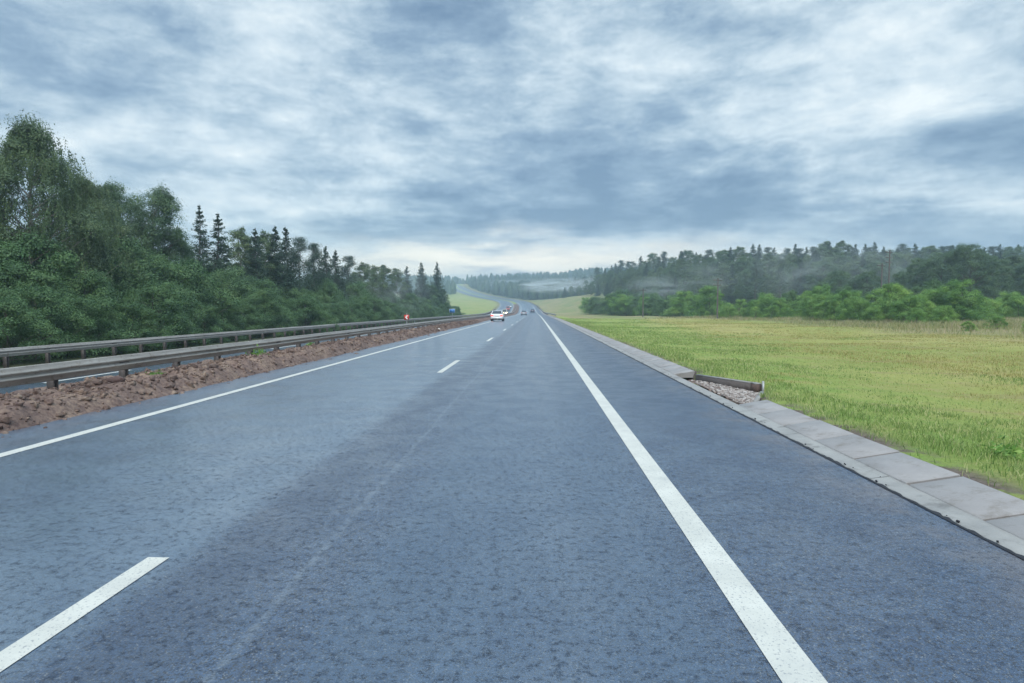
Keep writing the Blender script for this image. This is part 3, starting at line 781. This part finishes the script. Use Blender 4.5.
# misty forest
FG = 'trees of the misty forest on the right hill'
fb = np.array([(28, 440), (34, 360), (42, 290), (50, 232), (66, 200), (95, 186), (130, 178), (175, 170), (240, 172)], float)
taken = []
def front_y(x): return np.interp(x, fb[:, 0], fb[:, 1])
FL = {'spruce': 'dark pointed spruce in the misty forest on the right hill', 'pine': 'dark pine in the misty forest on the right hill', 'slim': 'slender grey green birch in the misty forest on the right hill',
      'birch': 'drooping birch in the misty forest on the right hill', 'broad': 'rounded broadleaf tree in the misty forest on the right hill'}
def fy_at(px):
    ys_ = np.arange(140, 520, 2.0); ok = ys_ > front_y((px - 536) * ys_ / 640)
    return float(ys_[np.argmax(ok)]) if ok.any() else 440.0
SKY_P = [566, 580, 600, 640, 680, 720, 760, 800, 850, 900, 1000, 1070]; SKY_Y = [283, 276, 266, 257, 253, 250, 246, 247, 245, 249, 249, 248]
px = 566.0
while px < 1066:
    for depth, low in ((random.uniform(45, 75), 0), (random.uniform(18, 34), random.uniform(5, 12)), (random.uniform(1, 10), random.uniform(12, 26))):
        p = px + random.uniform(-2.5, 2.5); y = fy_at(p) + depth; x = at(p, y)
        zt = 1.65 + (309 - np.interp(p, SKY_P, SKY_Y) - low + random.gauss(0, 2.2)) * y / 640
        h = min(19, max(7.5, zt - gz(x, y)))
        kd = random.choice(['spruce', 'spruce', 'pine', 'slim', 'broad', 'spruce'] if low == 0 else ['spruce', 'slim', 'broad', 'slim', 'birch'])
        plant(kd, x, y, h, FL[kd], FG, {'spruce': 1.35, 'pine': 1.2, 'slim': 1.5, 'birch': 1.0, 'broad': 1.05}[kd])
    px += random.uniform(5.0, 7.0)
for px, y, h, lb in ((752, 190, 15.5, 'bare stemmed birch with pale trunk at the forest edge, left of two'), (776, 186, 15.0, 'bare stemmed birch with pale trunk at the forest edge, right of two')):
    tr = plant('pine', at(px, y), y, h, lb, None, .8)

# far wooded slopes: nobody could count these
def far_forest(name, label, pts, hs):
    vs, fs, n = [], [], 0
    for (x, y), h in zip(pts, hs):
        z = gz(x, y); w = h * random.uniform(.16, .26); k = 6
        con = random.random() < .55
        levels = [(0.08, .8), (.25, 1.0), (.5, .72 if con else 1.0), (.75, .38 if con else .8), (.93, .12 if con else .4), (1.0, .02)]
        an = np.arange(k) * 2 * math.pi / k + random.random()
        ring = []
        for t, r in levels:
            rr = w * r * RNG.uniform(.6, 1.35, k)
            ring.append(np.stack([x + rr * np.cos(an), y + rr * np.sin(an), z + h * t + RNG.normal(0, .04 * h, k) * (t < .95)], 1))
        vs.append(np.concatenate(ring))
        for a in range(len(levels) - 1):
            for b in range(k): fs.append([n + a*k + b, n + a*k + (b+1) % k, n + (a+1)*k + (b+1) % k, n + (a+1)*k + b])
        n += k * len(levels)
        # ragged outer twig clumps
        m_ = 70; d = RNG.normal(size=(m_, 3)); d /= np.linalg.norm(d, axis=1, keepdims=True)
        tt = RNG.random(m_); r = w * np.interp(tt, [l[0] for l in levels], [l[1] for l in levels]) * 1.1
        pos = np.stack([x + r * d[:, 0], y + r * d[:, 1], z + h * tt], 1)
        v, f = leaves(pos, h * .09, .5, up=.3); vs.append(v); fs.extend((f + n).tolist()); n += len(v)
    o = mesh(name, np.concatenate(vs), np.array(fs), F_FAR)
    return tag(o, label, 'forest', kind='stuff')
pts, hs = [], []
while len(pts) < 1500:
    y = 520 + 900 * random.random() ** 1.3; px = random.uniform(380, 660); x = at(px, y); u = x - CX(y)
    if u < 9: continue
    pts.append((x, y)); hs.append(random.uniform(10, 16))
far_forest('forest', 'dark wooded slope in the distance right of the bend', pts, hs)
pts, hs = [], []
while len(pts) < 500:
    y = 700 + 600 * random.random(); px = random.uniform(380, 470); x = at(px, y); u = x - CX(y)
    if u > -30: continue
    pts.append((x, y)); hs.append(random.uniform(11, 16))
far_forest('forest', 'bluish distant forest left of the climbing road', pts, hs)

# ------------------------------------------------------------------ grass
def blades(u, y, h, w, zbase=None):
    n = len(u); p = P(u, y, 0); p[:, 2] = (ground_z(u, y) if zbase is None else zbase) - .01
    an = RNG.uniform(0, 6.28, n); lean = RNG.normal(0, .45, (n, 2))
    s = np.stack([np.cos(an), np.sin(an), 0 * an], 1) * (w / 2)[:, None]
    tip = p + np.stack([lean[:, 0] * h, lean[:, 1] * h, h], 1)
    mid = p + np.stack([lean[:, 0] * h * .3, lean[:, 1] * h * .3, h * .6], 1)
    V = np.stack([p - s, p + s, mid + s * .75, mid - s * .75, tip], 1).reshape(-1, 3)
    b = np.arange(n)[:, None] * 5
    return V, np.concatenate([b + np.array([[0, 1, 2, 3]]), b + np.array([[3, 2, 4, 4]])])
def verge_points(n, y0, y1, pw):
    y = y0 + (y1 - y0) * RNG.random(n) ** pw
    umax = np.minimum(.9 * y + 6, 80)
    u = 3.98 + (umax - 3.98) * RNG.random(n) ** 1.25
    return u, y
u, y = verge_points(520000, 1.0, 125, 2.3)
dens = vnoise(u, y, .55, 21) * .6 + vnoise(u, y, .16, 22) * .4
edge = smooth(3.95, 4.7, u + (vnoise(y, 0 * y, .5, 23) - .5) * .5)
inlet = (u < 4.72) & (y > 11.4 + (u - 3.9) * 2.1) & (y < 15.45 - (u - 3.9) * 2.05)
longg = smooth(0, 10, y - RS(CX(y) + u, y)); mow = vnoise(u, y, 3.1, 24) * .6 + vnoise(u * 2.5, y, 1.3, 25) * .4
keep = (RNG.random(len(u)) < np.clip(.14 + 1.1 * dens * smooth(.2, .6, mow), 0, 1) * (.12 + .88 * edge) * (1 - smooth(85, 125, y)) * (1 - .8 * longg)) & ~inlet
u, y, dens, mow = u[keep], y[keep], dens[keep], mow[keep]
h = (.028 + .055 * dens + .015 * RNG.random(len(u))) * (1 + .5 * smooth(5.6, 4.2, u)) * (.6 + .7 * mow)
w = .005 + .00055 * y
V, F = blades(u, y, h * RNG.uniform(.6, 1.3, len(u)), w)
tag(mesh('grass', V, F, GRASS), 'mown yellow green grass on the verge beside the kerb', 'grass', kind='stuff')
# long seeding grass before the shrubs
n = 150000
y = 28 + 100 * RNG.random(n); px = 640 + 460 * RNG.random(n); x = (px - 536) * y / 640
d = y - RS(x, y) + (vnoise(x, y, 7, 5) - .5) * 14
keep = (d > 0) & (RNG.random(n) < np.clip(d / 14, .05, 1) * (.25 + .75 * smooth(.35, .65, vnoise(x, y, 4, 33)))) & (y < 122)
x, y = x[keep], y[keep]
LGR = mat_foliage('seeding_grass', (.17, .22, .075), (.34, .33, .145), (.50, .385, .29), .3, 0)
V, F = blades(x - CX(y), y, RNG.uniform(.15, .75, len(x)) * (.4 + .6 * np.clip(d[keep] / 16, 0, 1)), .012 + .0005 * y)
tag(mesh('long_grass', V, F, LGR), 'long seeding pinkish grass in front of the willow shrubs', 'grass', kind='stuff')
# weeds on the median and kerb back
def weed(x, y, z, s, label, group=None):
    n = 90; d = RNG.normal(size=(n, 3)) * np.array([.5, .5, .32]) * s; d[:, 2] = np.abs(d[:, 2]) + .02
    v, f = leaves(d, s * .42, .4, up=.5)
    o = mesh('weed', v, f, F_BRIGHT); o.location = (x, y, z); return tag(o, label, 'weed', group)
for u, y, s, lb in ((-8.3, 18.9, .26, 'leafy green weed growing beside a guardrail post on the soil'), (-8.0, 13.2, .15, 'tiny green weed on the clay between two guardrail posts'), (-9.2, 26, .25, 'green weed tuft behind the guardrail')):
    weed(CX(y) + u, y, float(med_z(np.array([u]), np.array([y]))[0]), s, lb)
weed(5.0, 6.9, gz(5.0, 6.9), .2, 'dark leafy weed in the bare soil behind the kerb slabs')

# ------------------------------------------------------------------ poles and signs
INS = simple('insulator', (.35, .36, .36), .3)
def utility_pole(x, y, h, arms, label, rz=.3, brace=False):
    t = thing('utility_pole', label, 'utility pole', (x, y, gz(x, y)), rz)
    m = MB(); m.tube([(0, 0, -.5), (0, 0, h * .5), (.03, 0, h)], [.15, .13, .10], 8); m.build('pole', WOODP, t, True)
    for i in range(arms):
        z = h - .35 - i * .85
        m = MB(); m.box((0, .12, z), (1.9 - .25 * i, .10, .12)); a = m.build('crossarm', WOODP, t)
        for q in (-.8, -.35, .35, .8):
            m = MB(); m.tube([(q, .12, z + .06), (q, .12, z + .14), (q, .12, z + .26)], [.02, .055, .035], 6); m.build('insulator', INS, a)
    if brace:
        m = MB(); m.tube([(0, 0, h * .75), (1.5, 0, 0)], [.08, .10], 6); m.build('brace', WOODP, t)
    return t
utility_pole(at(715, 112), 112, 7.0, 2, 'weathered wooden utility pole with two crossarms at the field edge', .4)
utility_pole(at(642, 150), 150, 6.6, 1, 'thin dark utility pole among the bushes on the bank', .4)
utility_pole(at(873, 104), 104, 9.0, 1, 'dark utility pole behind the willows, the lower of a pair', .5)
utility_pole(at(880, 110), 110, 11.6, 3, 'taller utility pole with several crossarms behind the willows', .5)

RED = simple('sign_red', (.62, .05, .03), .4, 0, .1); WHITE = simple('sign_white', (.82, .82, .80), .4, 0, .04); BLUE = simple('sign_blue', (.03, .16, .42), .4, 0, .1); ZINC = simple('zinc', (.40, .41, .42), .5, .5)
x, y = at(406, 46), 46.0
t = thing('chevron_sign', 'small red sign with a white chevron pointing left, on the median', 'road sign', (x, y, .1))
m = MB(); m.tube([(0, 0, -.3), (0, 0, 1.25)], [.03, .03], 8); m.build('post', ZINC, t, True)
m = MB(); m.box((0, -.05, .95), (.36, .02, .36)); pn = m.build('panel', RED, t)
m = MB()
for sgn in (1, -1): m.add([(-.11, -.064, .95), (.01, -.064, .95 + sgn * .14), (.12, -.064, .95 + sgn * .14), (.0, -.064, .95)], [[0, 1, 2, 3]])
m.build('chevron', WHITE, pn)
x, y = at(452, 150), 150.0
t = thing('road_sign', 'blue road sign on a post where the left tree belt ends', 'road sign', (x, y, gz(x, y)))
m = MB(); m.tube([(0, 0, -.3), (0, 0, 2.3)], [.05, .05], 8); m.build('post', ZINC, t, True)
m = MB(); m.box((0, -.07, 1.95), (1.25, .03, .85)); pn = m.build('panel', BLUE, t)
m = MB(); m.box((0, -.05, 1.95), (1.33, .02, .93)); m.build('panel_frame', WHITE, t)
x, y = at(414, 118), 118.0
t = thing('marker_post', 'slim pale blue marker post behind the far guardrail', 'marker post', (x, y, gz(x, y)))
m = MB(); m.box((0, 0, .7), (.13, .06, 1.5)); m.build('post_body', simple('pale_blue', (.35, .50, .62), .5), t)
m = MB(); m.box((0, -.034, 1.25), (.11, .006, .2)); m.build('reflector', WHITE, t)

# ------------------------------------------------------------------ vehicles
GLASS = simple('car_glass', (.02, .025, .03), .08, 0, .1, spec=.8); TYRE = simple('tyre_rubber', (.018, .018, .018), .85); RIM = simple('rim_alloy', (.5, .5, .52), .35, .8)
LAMPR = simple('tail_lamp', (.45, .02, .02), .25); LAMPRL = NT('tail_lamp_lit').set(color=(.5, .02, .02), emit=(1, .06, .04), emits=1.2).m
LAMPW = simple('clear_lamp', (.7, .7, .7), .2); LAMPY = NT('headlamp_lit').set(color=(.9, .8, .5), emit=(1, .78, .36), emits=60).m
TRIM = simple('black_trim', (.025, .025, .027), .6); PLATE = simple('plate_white', (.75, .75, .72), .4)
def vehicle(name, label, cat, u, y, paint, oncoming=False, van=False, lit=False, opposite=False, tail=False, group=None):
    z = float(RZ(y)) - (float(KO(y)) if opposite else 0)
    yaw = math.atan2(-(CX(y + 3) - CX(y - 3)), 6.0) + (math.pi if oncoming else 0)
    t = thing(name, label, cat, (float(CX(y)) + u, y, z), yaw, group)
    pm = simple(name + '_paint', paint, .28, .1, .03, coat=.6)
    L, W, H = (4.9, 1.95, 2.15) if van else (4.45, 1.78, 1.46)
    # side outline, +y is the front; stations of (y, z_bottom, z_belt)
    st = [(-L/2, .42, .88), (-L/2 + .10, .28, .98), (-L*.34, .22, 1.0), (0, .20, .97), (L*.22, .22, .94), (L*.38, .24, .84), (L/2 - .12, .28, .74), (L/2, .40, .62)]
    if van: st = [(a, b, c + .22 * (a < L*.3)) for a, b, c in st]
    rows = []
    for i, (a, zb, zt) in enumerate(st):
        w = W/2 * (0.86 if i in (0, len(st)-1) else .97 if i in (1, len(st)-2) else 1.0)
        sec = [(-w*.80, zb), (-w*.98, zb+.12), (-w, (zb+zt)/2), (-w*.95, zt-.05), (-w*.86, zt), (0, zt+.025), (w*.86, zt), (w*.95, zt-.05), (w, (zb+zt)/2), (w*.98, zb+.12), (w*.80, zb)]
        rows.append([(x, a, zz) for x, zz in sec])
    m = MB(); m.strip(np.array(rows)[:, ::-1])
    for r, fl in ((rows[0], 1), (rows[-1], 0)):
        m.add(np.array(r)[::-1] if fl else np.array(r), [[0, 1, 9, 10], [1, 2, 8, 9], [2, 3, 7, 8], [3, 4, 6, 7], [4, 5, 6, 6]])
    body = m.build('body', pm, t, True)
    # greenhouse
    if van: g0 = [(-L/2 + .04, 1.08), (-L/2 + .20, H), (L*.20, H), (L*.36, 1.05)]
    else: g0 = [(-L*.40, .97), (-L*.25, H), (L*.06, H), (L*.24, .93)]
    def ring(ins):
        out = []
        for (a, zz), wf in zip(g0, (.90, .74, .74, .88)):
            out.append((a, zz, W/2*wf))
        return out
    gr = ring(0)
    m = MB()
    for sgn in (-1, 1):
        q = [(sgn*w, a, zz) for a, zz, w in gr]; m.add(q if sgn > 0 else q[::-1], [[0, 1, 2, 3]][:1])
    for i in range(3):
        (a, zz, w), (a2, z2, w2) = gr[i], gr[i+1]
        m.add([(-w, a, zz), (w, a, zz), (w2, a2, z2), (-w2, a2, z2)], [[0, 1, 2, 3]])
    m.build('cabin', pm, t)
    def pane(nm, i, off):
        (a, zz, w), (a2, z2, w2) = gr[i], gr[i+1]
        p = np.array([(-w, a, zz), (w, a, zz), (w2, a2, z2), (-w2, a2, z2)]); c = p.mean(0); n = np.cross(p[1]-p[0], p[3]-p[0]); n /= np.linalg.norm(n)
        p = c + (p - c) * np.array([.9, .84, .84]) + n * .012 * off
        MB().add(p, [[0, 1, 2, 3]]).build(nm, GLASS, t)
    pane('rear_window', 0, 1); pane('windscreen', 2, 1)
    for sgn in (-1, 1):
        q = np.array([(sgn*w, a, zz) for a, zz, w in gr]); c = q.mean(0); q = c + (q - c) * np.array([1, .86, .72]) + np.array([sgn*.014, 0, .02])
        MB().add(q if sgn > 0 else q[::-1], [[0, 1, 2, 3]]).build('side_window', GLASS, t)
    for sx in (-1, 1):
        for fy in (-L*.30, L*.31):
            r = .36 if van else .315
            m = MB(); an = np.linspace(0, 2*math.pi, 19)
            prof = [(-.10, r*.62), (-.10, r*.94), (-.06, r), (.06, r), (.10, r*.94), (.10, r*.62)]
            m.strip(np.array([[(sx*(W/2 - .11) + px, fy + rr*math.cos(q), r + rr*math.sin(q)) for px, rr in prof] for q in an]))
            wh = m.build('wheel', TYRE, t, True)
            m = MB(); m.disc((sx*(W/2 - .11 + .095), fy, r), r*.62, 'x'); m.disc((sx*(W/2 - .11 - .095), fy, r), r*.62, 'x'); m.build('rim', RIM, wh)
    zl = .80 if not van else .95
    for sx in (-1, 1):
        m = MB(); m.box((sx*W*.37, -L/2 + .05, zl), (.34, .14, .15 if not van else .5)); m.build('tail_light', LAMPRL if tail else LAMPR, t)
        m = MB(); m.box((sx*W*.35, L/2 - .06, .66), (.36, .16, .17)); m.build('headlight', LAMPY if lit else LAMPW, t)
        m = MB(); m.box((sx*(W/2 + .08), L*.17, 1.02 if not van else 1.25), (.2, .1, .14)); m.build('wing_mirror', pm, t)
    m = MB(); m.box((0, -L/2 - .02, .46), (W*.86, .12, .2)); m.build('rear_bumper', pm if not van else TRIM, t)
    m = MB(); m.box((0, L/2 + .0, .40), (W*.86, .14, .2)); m.build('front_bumper', TRIM, t)
    m = MB(); m.box((0, -L/2 - .015, .72), (.52, .03, .11)); m.build('number_plate', PLATE, t)
    m = MB(); m.box((0, 0, .26), (W*.8, L*.9, .12)); m.build('underbody', TRIM, t)
    return t
vehicle('white_car', 'white car with red tail lights driving away in the left lane, nearest vehicle', 'car', -5.45, 91, (.80, .80, .79), tail=True)
vehicle('silver_car', 'grey car driving away beyond the white car, close to the lane dashes', 'car', -3.5, 192, (.30, .32, .35), tail=False)
vehicle('dark_car', 'dark car driving away in the right lane, farthest before the bend', 'car', -.7, 285, (.06, .07, .09))
vehicle('oncoming_van', 'oncoming van with bright yellow headlights on the opposite carriageway', 'van', -11.6, 248, (.72, .66, .52), True, True, True, True)
vehicle('red_van', 'red van coming round the bend behind the yellow headlights', 'van', -12.4, 318, (.48, .06, .05), True, True, False, True)
vehicle('white_hatchback', 'pale car following the red van round the bend', 'car', -12.2, 352, (.75, .75, .74), True, False, False, True)

# ------------------------------------------------------------------ air
def volume_mat(name, color, density, aniso=.2):
    m = bpy.data.materials.new(name); m.use_nodes = True; t = m.node_tree; t.nodes.clear()
    o = t.nodes.new('ShaderNodeOutputMaterial'); v = t.nodes.new('ShaderNodeVolumePrincipled'); t.links.new(v.outputs[0], o.inputs['Volume'])
    v.inputs['Color'].default_value = (*color, 1); v.inputs['Density'].default_value = density; v.inputs['Anisotropy'].default_value = aniso
    return m, t, v
HAZE_D = .0007
m = MB(); m.box((0, 925, 39), (3100, 1990, 86)); V = np.concatenate(m.v); 
hz = m.build('haze', volume_mat('haze_air', (.62, .80, .95), HAZE_D)[0]); tag(hz, None, None, kind='stuff')
def mist(x, y, z, sx, sy, sz, dens):
    mm, t, v = volume_mat('mist_air', (.90, .95, 1.0), 0)
    tc = t.nodes.new('ShaderNodeTexCoord'); ln = t.nodes.new('ShaderNodeVectorMath'); ln.operation = 'LENGTH'; t.links.new(tc.outputs['Object'], ln.inputs[0])
    mr = t.nodes.new('ShaderNodeMapRange'); mr.interpolation_type = 'SMOOTHSTEP'; t.links.new(ln.outputs['Value'], mr.inputs[0])
    for i, q in zip((1, 2, 3, 4), (.15, 1.0, 1.0, 0.0)): mr.inputs[i].default_value = q
    nz = t.nodes.new('ShaderNodeTexNoise'); nz.inputs['Scale'].default_value = 2.2; nz.inputs['Detail'].default_value = 4; nz.inputs['Distortion'].default_value = .6
    mp = t.nodes.new('ShaderNodeMapping'); mp.inputs['Location'].default_value = (x, y, z); t.links.new(tc.outputs['Object'], mp.inputs['Vector']); t.links.new(mp.outputs[0], nz.inputs['Vector'])
    n2 = t.nodes.new('ShaderNodeMapRange'); t.links.new(nz.outputs['Fac'], n2.inputs[0])
    for i, q in zip((1, 2, 3, 4), (.45, .66, 0.0, 1.0)): n2.inputs[i].default_value = q
    mu = t.nodes.new('ShaderNodeMath'); mu.operation = 'MULTIPLY'; t.links.new(mr.outputs[0], mu.inputs[0]); t.links.new(n2.outputs[0], mu.inputs[1])
    m2 = t.nodes.new('ShaderNodeMath'); m2.operation = 'MULTIPLY'; t.links.new(mu.outputs[0], m2.inputs[0]); m2.inputs[1].default_value = dens
    t.links.new(m2.outputs[0], v.inputs['Density'])
    o = mesh('mist', IV, np.concatenate([IF, IF[:, 2:3]], 1), mm, None, True); o.location = (x, y, z); o.scale = (sx, sy, sz); o.rotation_euler = (0, 0, random.uniform(-.2, .2))
    return tag(o, None, None, kind='stuff')
def ray(px, py, y): return at(px, y), y, 1.65 + (309 - py) * y / 640
for px, py, y, sx, sy, sz, d in ((556, 286, 470, 40, 30, 7, .085), (590, 283, 420, 24, 20, 6, .06), (655, 291, 192, 13, 9, 6, .06), (700, 278, 190, 22, 9, 7, .028), (790, 272, 166, 16, 9, 9, .034), (872, 268, 166, 18, 10, 9, .026), (515, 284, 800, 60, 30, 8, .03), (385, 294, 116, 10, 50, 8, .016)):
    mist(*ray(px, py, y), sx, sy, sz, d * 1.2)

# ------------------------------------------------------------------ sky and light
w = bpy.data.worlds.new('World'); scene.world = w; w.use_nodes = True
class WT(NT):
    def __init__(s): s.t = w.node_tree
W_ = WT(); t = w.node_tree; bg = t.nodes['Background']
SUN_EL, SUN_AZ = 46.0, 172.0            # azimuth clockwise from +Y
tc = W_.n('ShaderNodeTexCoord'); gen = tc.outputs['Generated']
sp = W_.n('ShaderNodeSeparateXYZ'); W_.l(gen, sp.inputs[0]); X, Y, Z = sp.outputs
za = W_.math('ADD', W_.math('MAXIMUM', Z, 0.0), .11)
cv = W_.n('ShaderNodeCombineXYZ'); W_.l(W_.math('DIVIDE', X, za), cv.inputs[0]); W_.l(W_.math('DIVIDE', Y, za), cv.inputs[1])
n_big = W_.noise(cv.outputs[0], .8, 4, .5, .2); n_mid = W_.noise(cv.outputs[0], 1.35, 7, .55, .25); n_fine = W_.noise(cv.outputs[0], 4.2, 8, .60, .3)
sv = W_.n('ShaderNodeCombineXYZ'); W_.l(X, sv.inputs[0]); W_.l(Y, sv.inputs[1]); W_.l(W_.math('MULTIPLY', Z, 4.2), sv.inputs[2])
pv = W_.n('ShaderNodeCombineXYZ'); W_.l(X, pv.inputs[0]); W_.l(Y, pv.inputs[1]); W_.l(W_.math('MULTIPLY', Z, 1.9), pv.inputs[2])
n_puff = W_.noise(pv.outputs[0], 7.5, 14, .68, .2); n_layer = W_.noise(sv.outputs[0], 2.6, 10, .60, .25)
v = W_.math('ADD', W_.math('MULTIPLY', n_big, .30), W_.math('MULTIPLY', n_mid, .42))
v = W_.math('ADD', v, W_.math('MULTIPLY', n_fine, .20)); v = W_.math('ADD', v, W_.math('MULTIPLY', n_puff, .50)); v = W_.math('ADD', v, W_.math('MULTIPLY', n_layer, .58)); n_curd = W_.noise(pv.outputs[0], 19.0, 10, .66, .1)
v = W_.math('ADD', v, W_.math('MULTIPLY', W_.math('SUBTRACT', n_curd, .36), .20))
v = W_.math('MULTIPLY_ADD', v, 2.35, -1.87)
yc = W_.math('MAXIMUM', Y, .08); p_ = W_.math('DIVIDE', X, yc); q_ = W_.math('DIVIDE', Z, yc)
wob = W_.math('MULTIPLY', W_.math('SUBTRACT', n_mid, .5), .10)
qw = W_.math('ADD', q_, wob)
front = W_.mapr(Y, .1, .35)
def blob(px, py, sx, sy, amp, acc):
    a = W_.math('MULTIPLY', W_.math('SUBTRACT', p_, (px - 536) / 640), 640 / sx); b = W_.math('MULTIPLY', W_.math('SUBTRACT', qw, (309 - py) / 640), 640 / sy)
    e = W_.math('POWER', 2.718, W_.math('MULTIPLY', W_.math('ADD', W_.math('MULTIPLY', a, a), W_.math('MULTIPLY', b, b)), -1))
    return W_.math('MULTIPLY_ADD', e, amp, acc)
acc = W_.math('MULTIPLY', 0.0, 0.0)
for f in ((330, 95, 70, 26, .16), (130, 60, 260, 70, .05), (300, 25, 120, 40, .10), (640, 60, 180, 60, .08), (960, 60, 170, 60, .16), (240, 214, 120, 16, .34), (640, 240, 90, 12, .30), (930, 190, 150, 13, .28), (860, 262, 260, 22, .18),
          (690, 200, 200, 36, -.44), (560, 226, 220, 16, -.22), (440, 28, 80, 34, -.28), (530, 205, 80, 30, -.22), (960, 145, 140, 22, -.26), (160, 165, 150, 22, -.14), (430, 225, 110, 16, -.18), (620, 165, 130, 26, -.12)):
    acc = blob(*f, acc)
v = W_.math('ADD', v, W_.math('MULTIPLY', acc, front), clamp=True)
sky = W_.ramp(v, [(.0, (.110, .180, .275)), (.28, (.195, .280, .375)), (.50, (.315, .405, .480)), (.72, (.47, .55, .60)), (1.0, (.66, .705, .71))])
warm = W_.math('MULTIPLY', blob(500, 262, 230, 17, 1.0, W_.math('MULTIPLY', 0.0, 0.0)), front)
sky = W_.mix(W_.math('MULTIPLY', warm, .95), sky, (1.0, .91, .74))
hor = W_.mapr(Z, .0, .05, .35, 0)
sky = W_.mix(hor, sky, (.60, .67, .71))
zen = W_.mapr(Z, .55, .90, 1.0, 3.0)
up = W_.n('ShaderNodeVectorMath', operation='SCALE'); W_.l(sky, up.inputs[0]); W_.l(W_.math('MULTIPLY', zen, 10.0), up.inputs['Scale'])
ns = W_.n('ShaderNodeTexSky', sky_type='NISHITA'); ns.sun_disc = False; ns.sun_elevation = R(SUN_EL); ns.sun_rotation = R(SUN_AZ); ns.altitude = 100
fin = W_.mix(.93, ns.outputs[0], up.outputs[0])
W_.l(fin, bg.inputs['Color']); bg.inputs['Strength'].default_value = .1

sd = bpy.data.lights.new('sun', 'SUN'); sd.energy = 1.5; sd.angle = R(25); sd.color = (1, .95, .88)
so = bpy.data.objects.new('sun', sd); COL.objects.link(so)
az, el = R(SUN_AZ), R(SUN_EL)
from mathutils import Vector
so.rotation_euler = Vector((math.sin(az) * math.cos(el), math.cos(az) * math.cos(el), math.sin(el))).to_track_quat('Z', 'Y').to_euler()

# ------------------------------------------------------------------ camera and view
cd = bpy.data.cameras.new('camera'); cd.sensor_width = 36; cd.lens = 36 * 640 / 1024; cd.clip_end = 6000; cd.clip_start = .05
co = bpy.data.objects.new('camera', cd); COL.objects.link(co); co.location = (0, 0, 1.65)
co.rotation_euler = (R(90) - math.atan(32.5 / 640), 0, math.atan(24 / 640))
scene.camera = co
vs = scene.view_settings; vs.view_transform = 'Standard'; vs.look = 'None'; vs.gamma = 1; vs.exposure = 0.62; vs.use_curve_mapping = False
scene.cycles.volume_bounces = 1; scene.cycles.max_bounces = 6; scene.cycles.diffuse_bounces = 3; scene.cycles.glossy_bounces = 2; scene.cycles.transparent_max_bounces = 16
scene.cycles.use_denoising = True
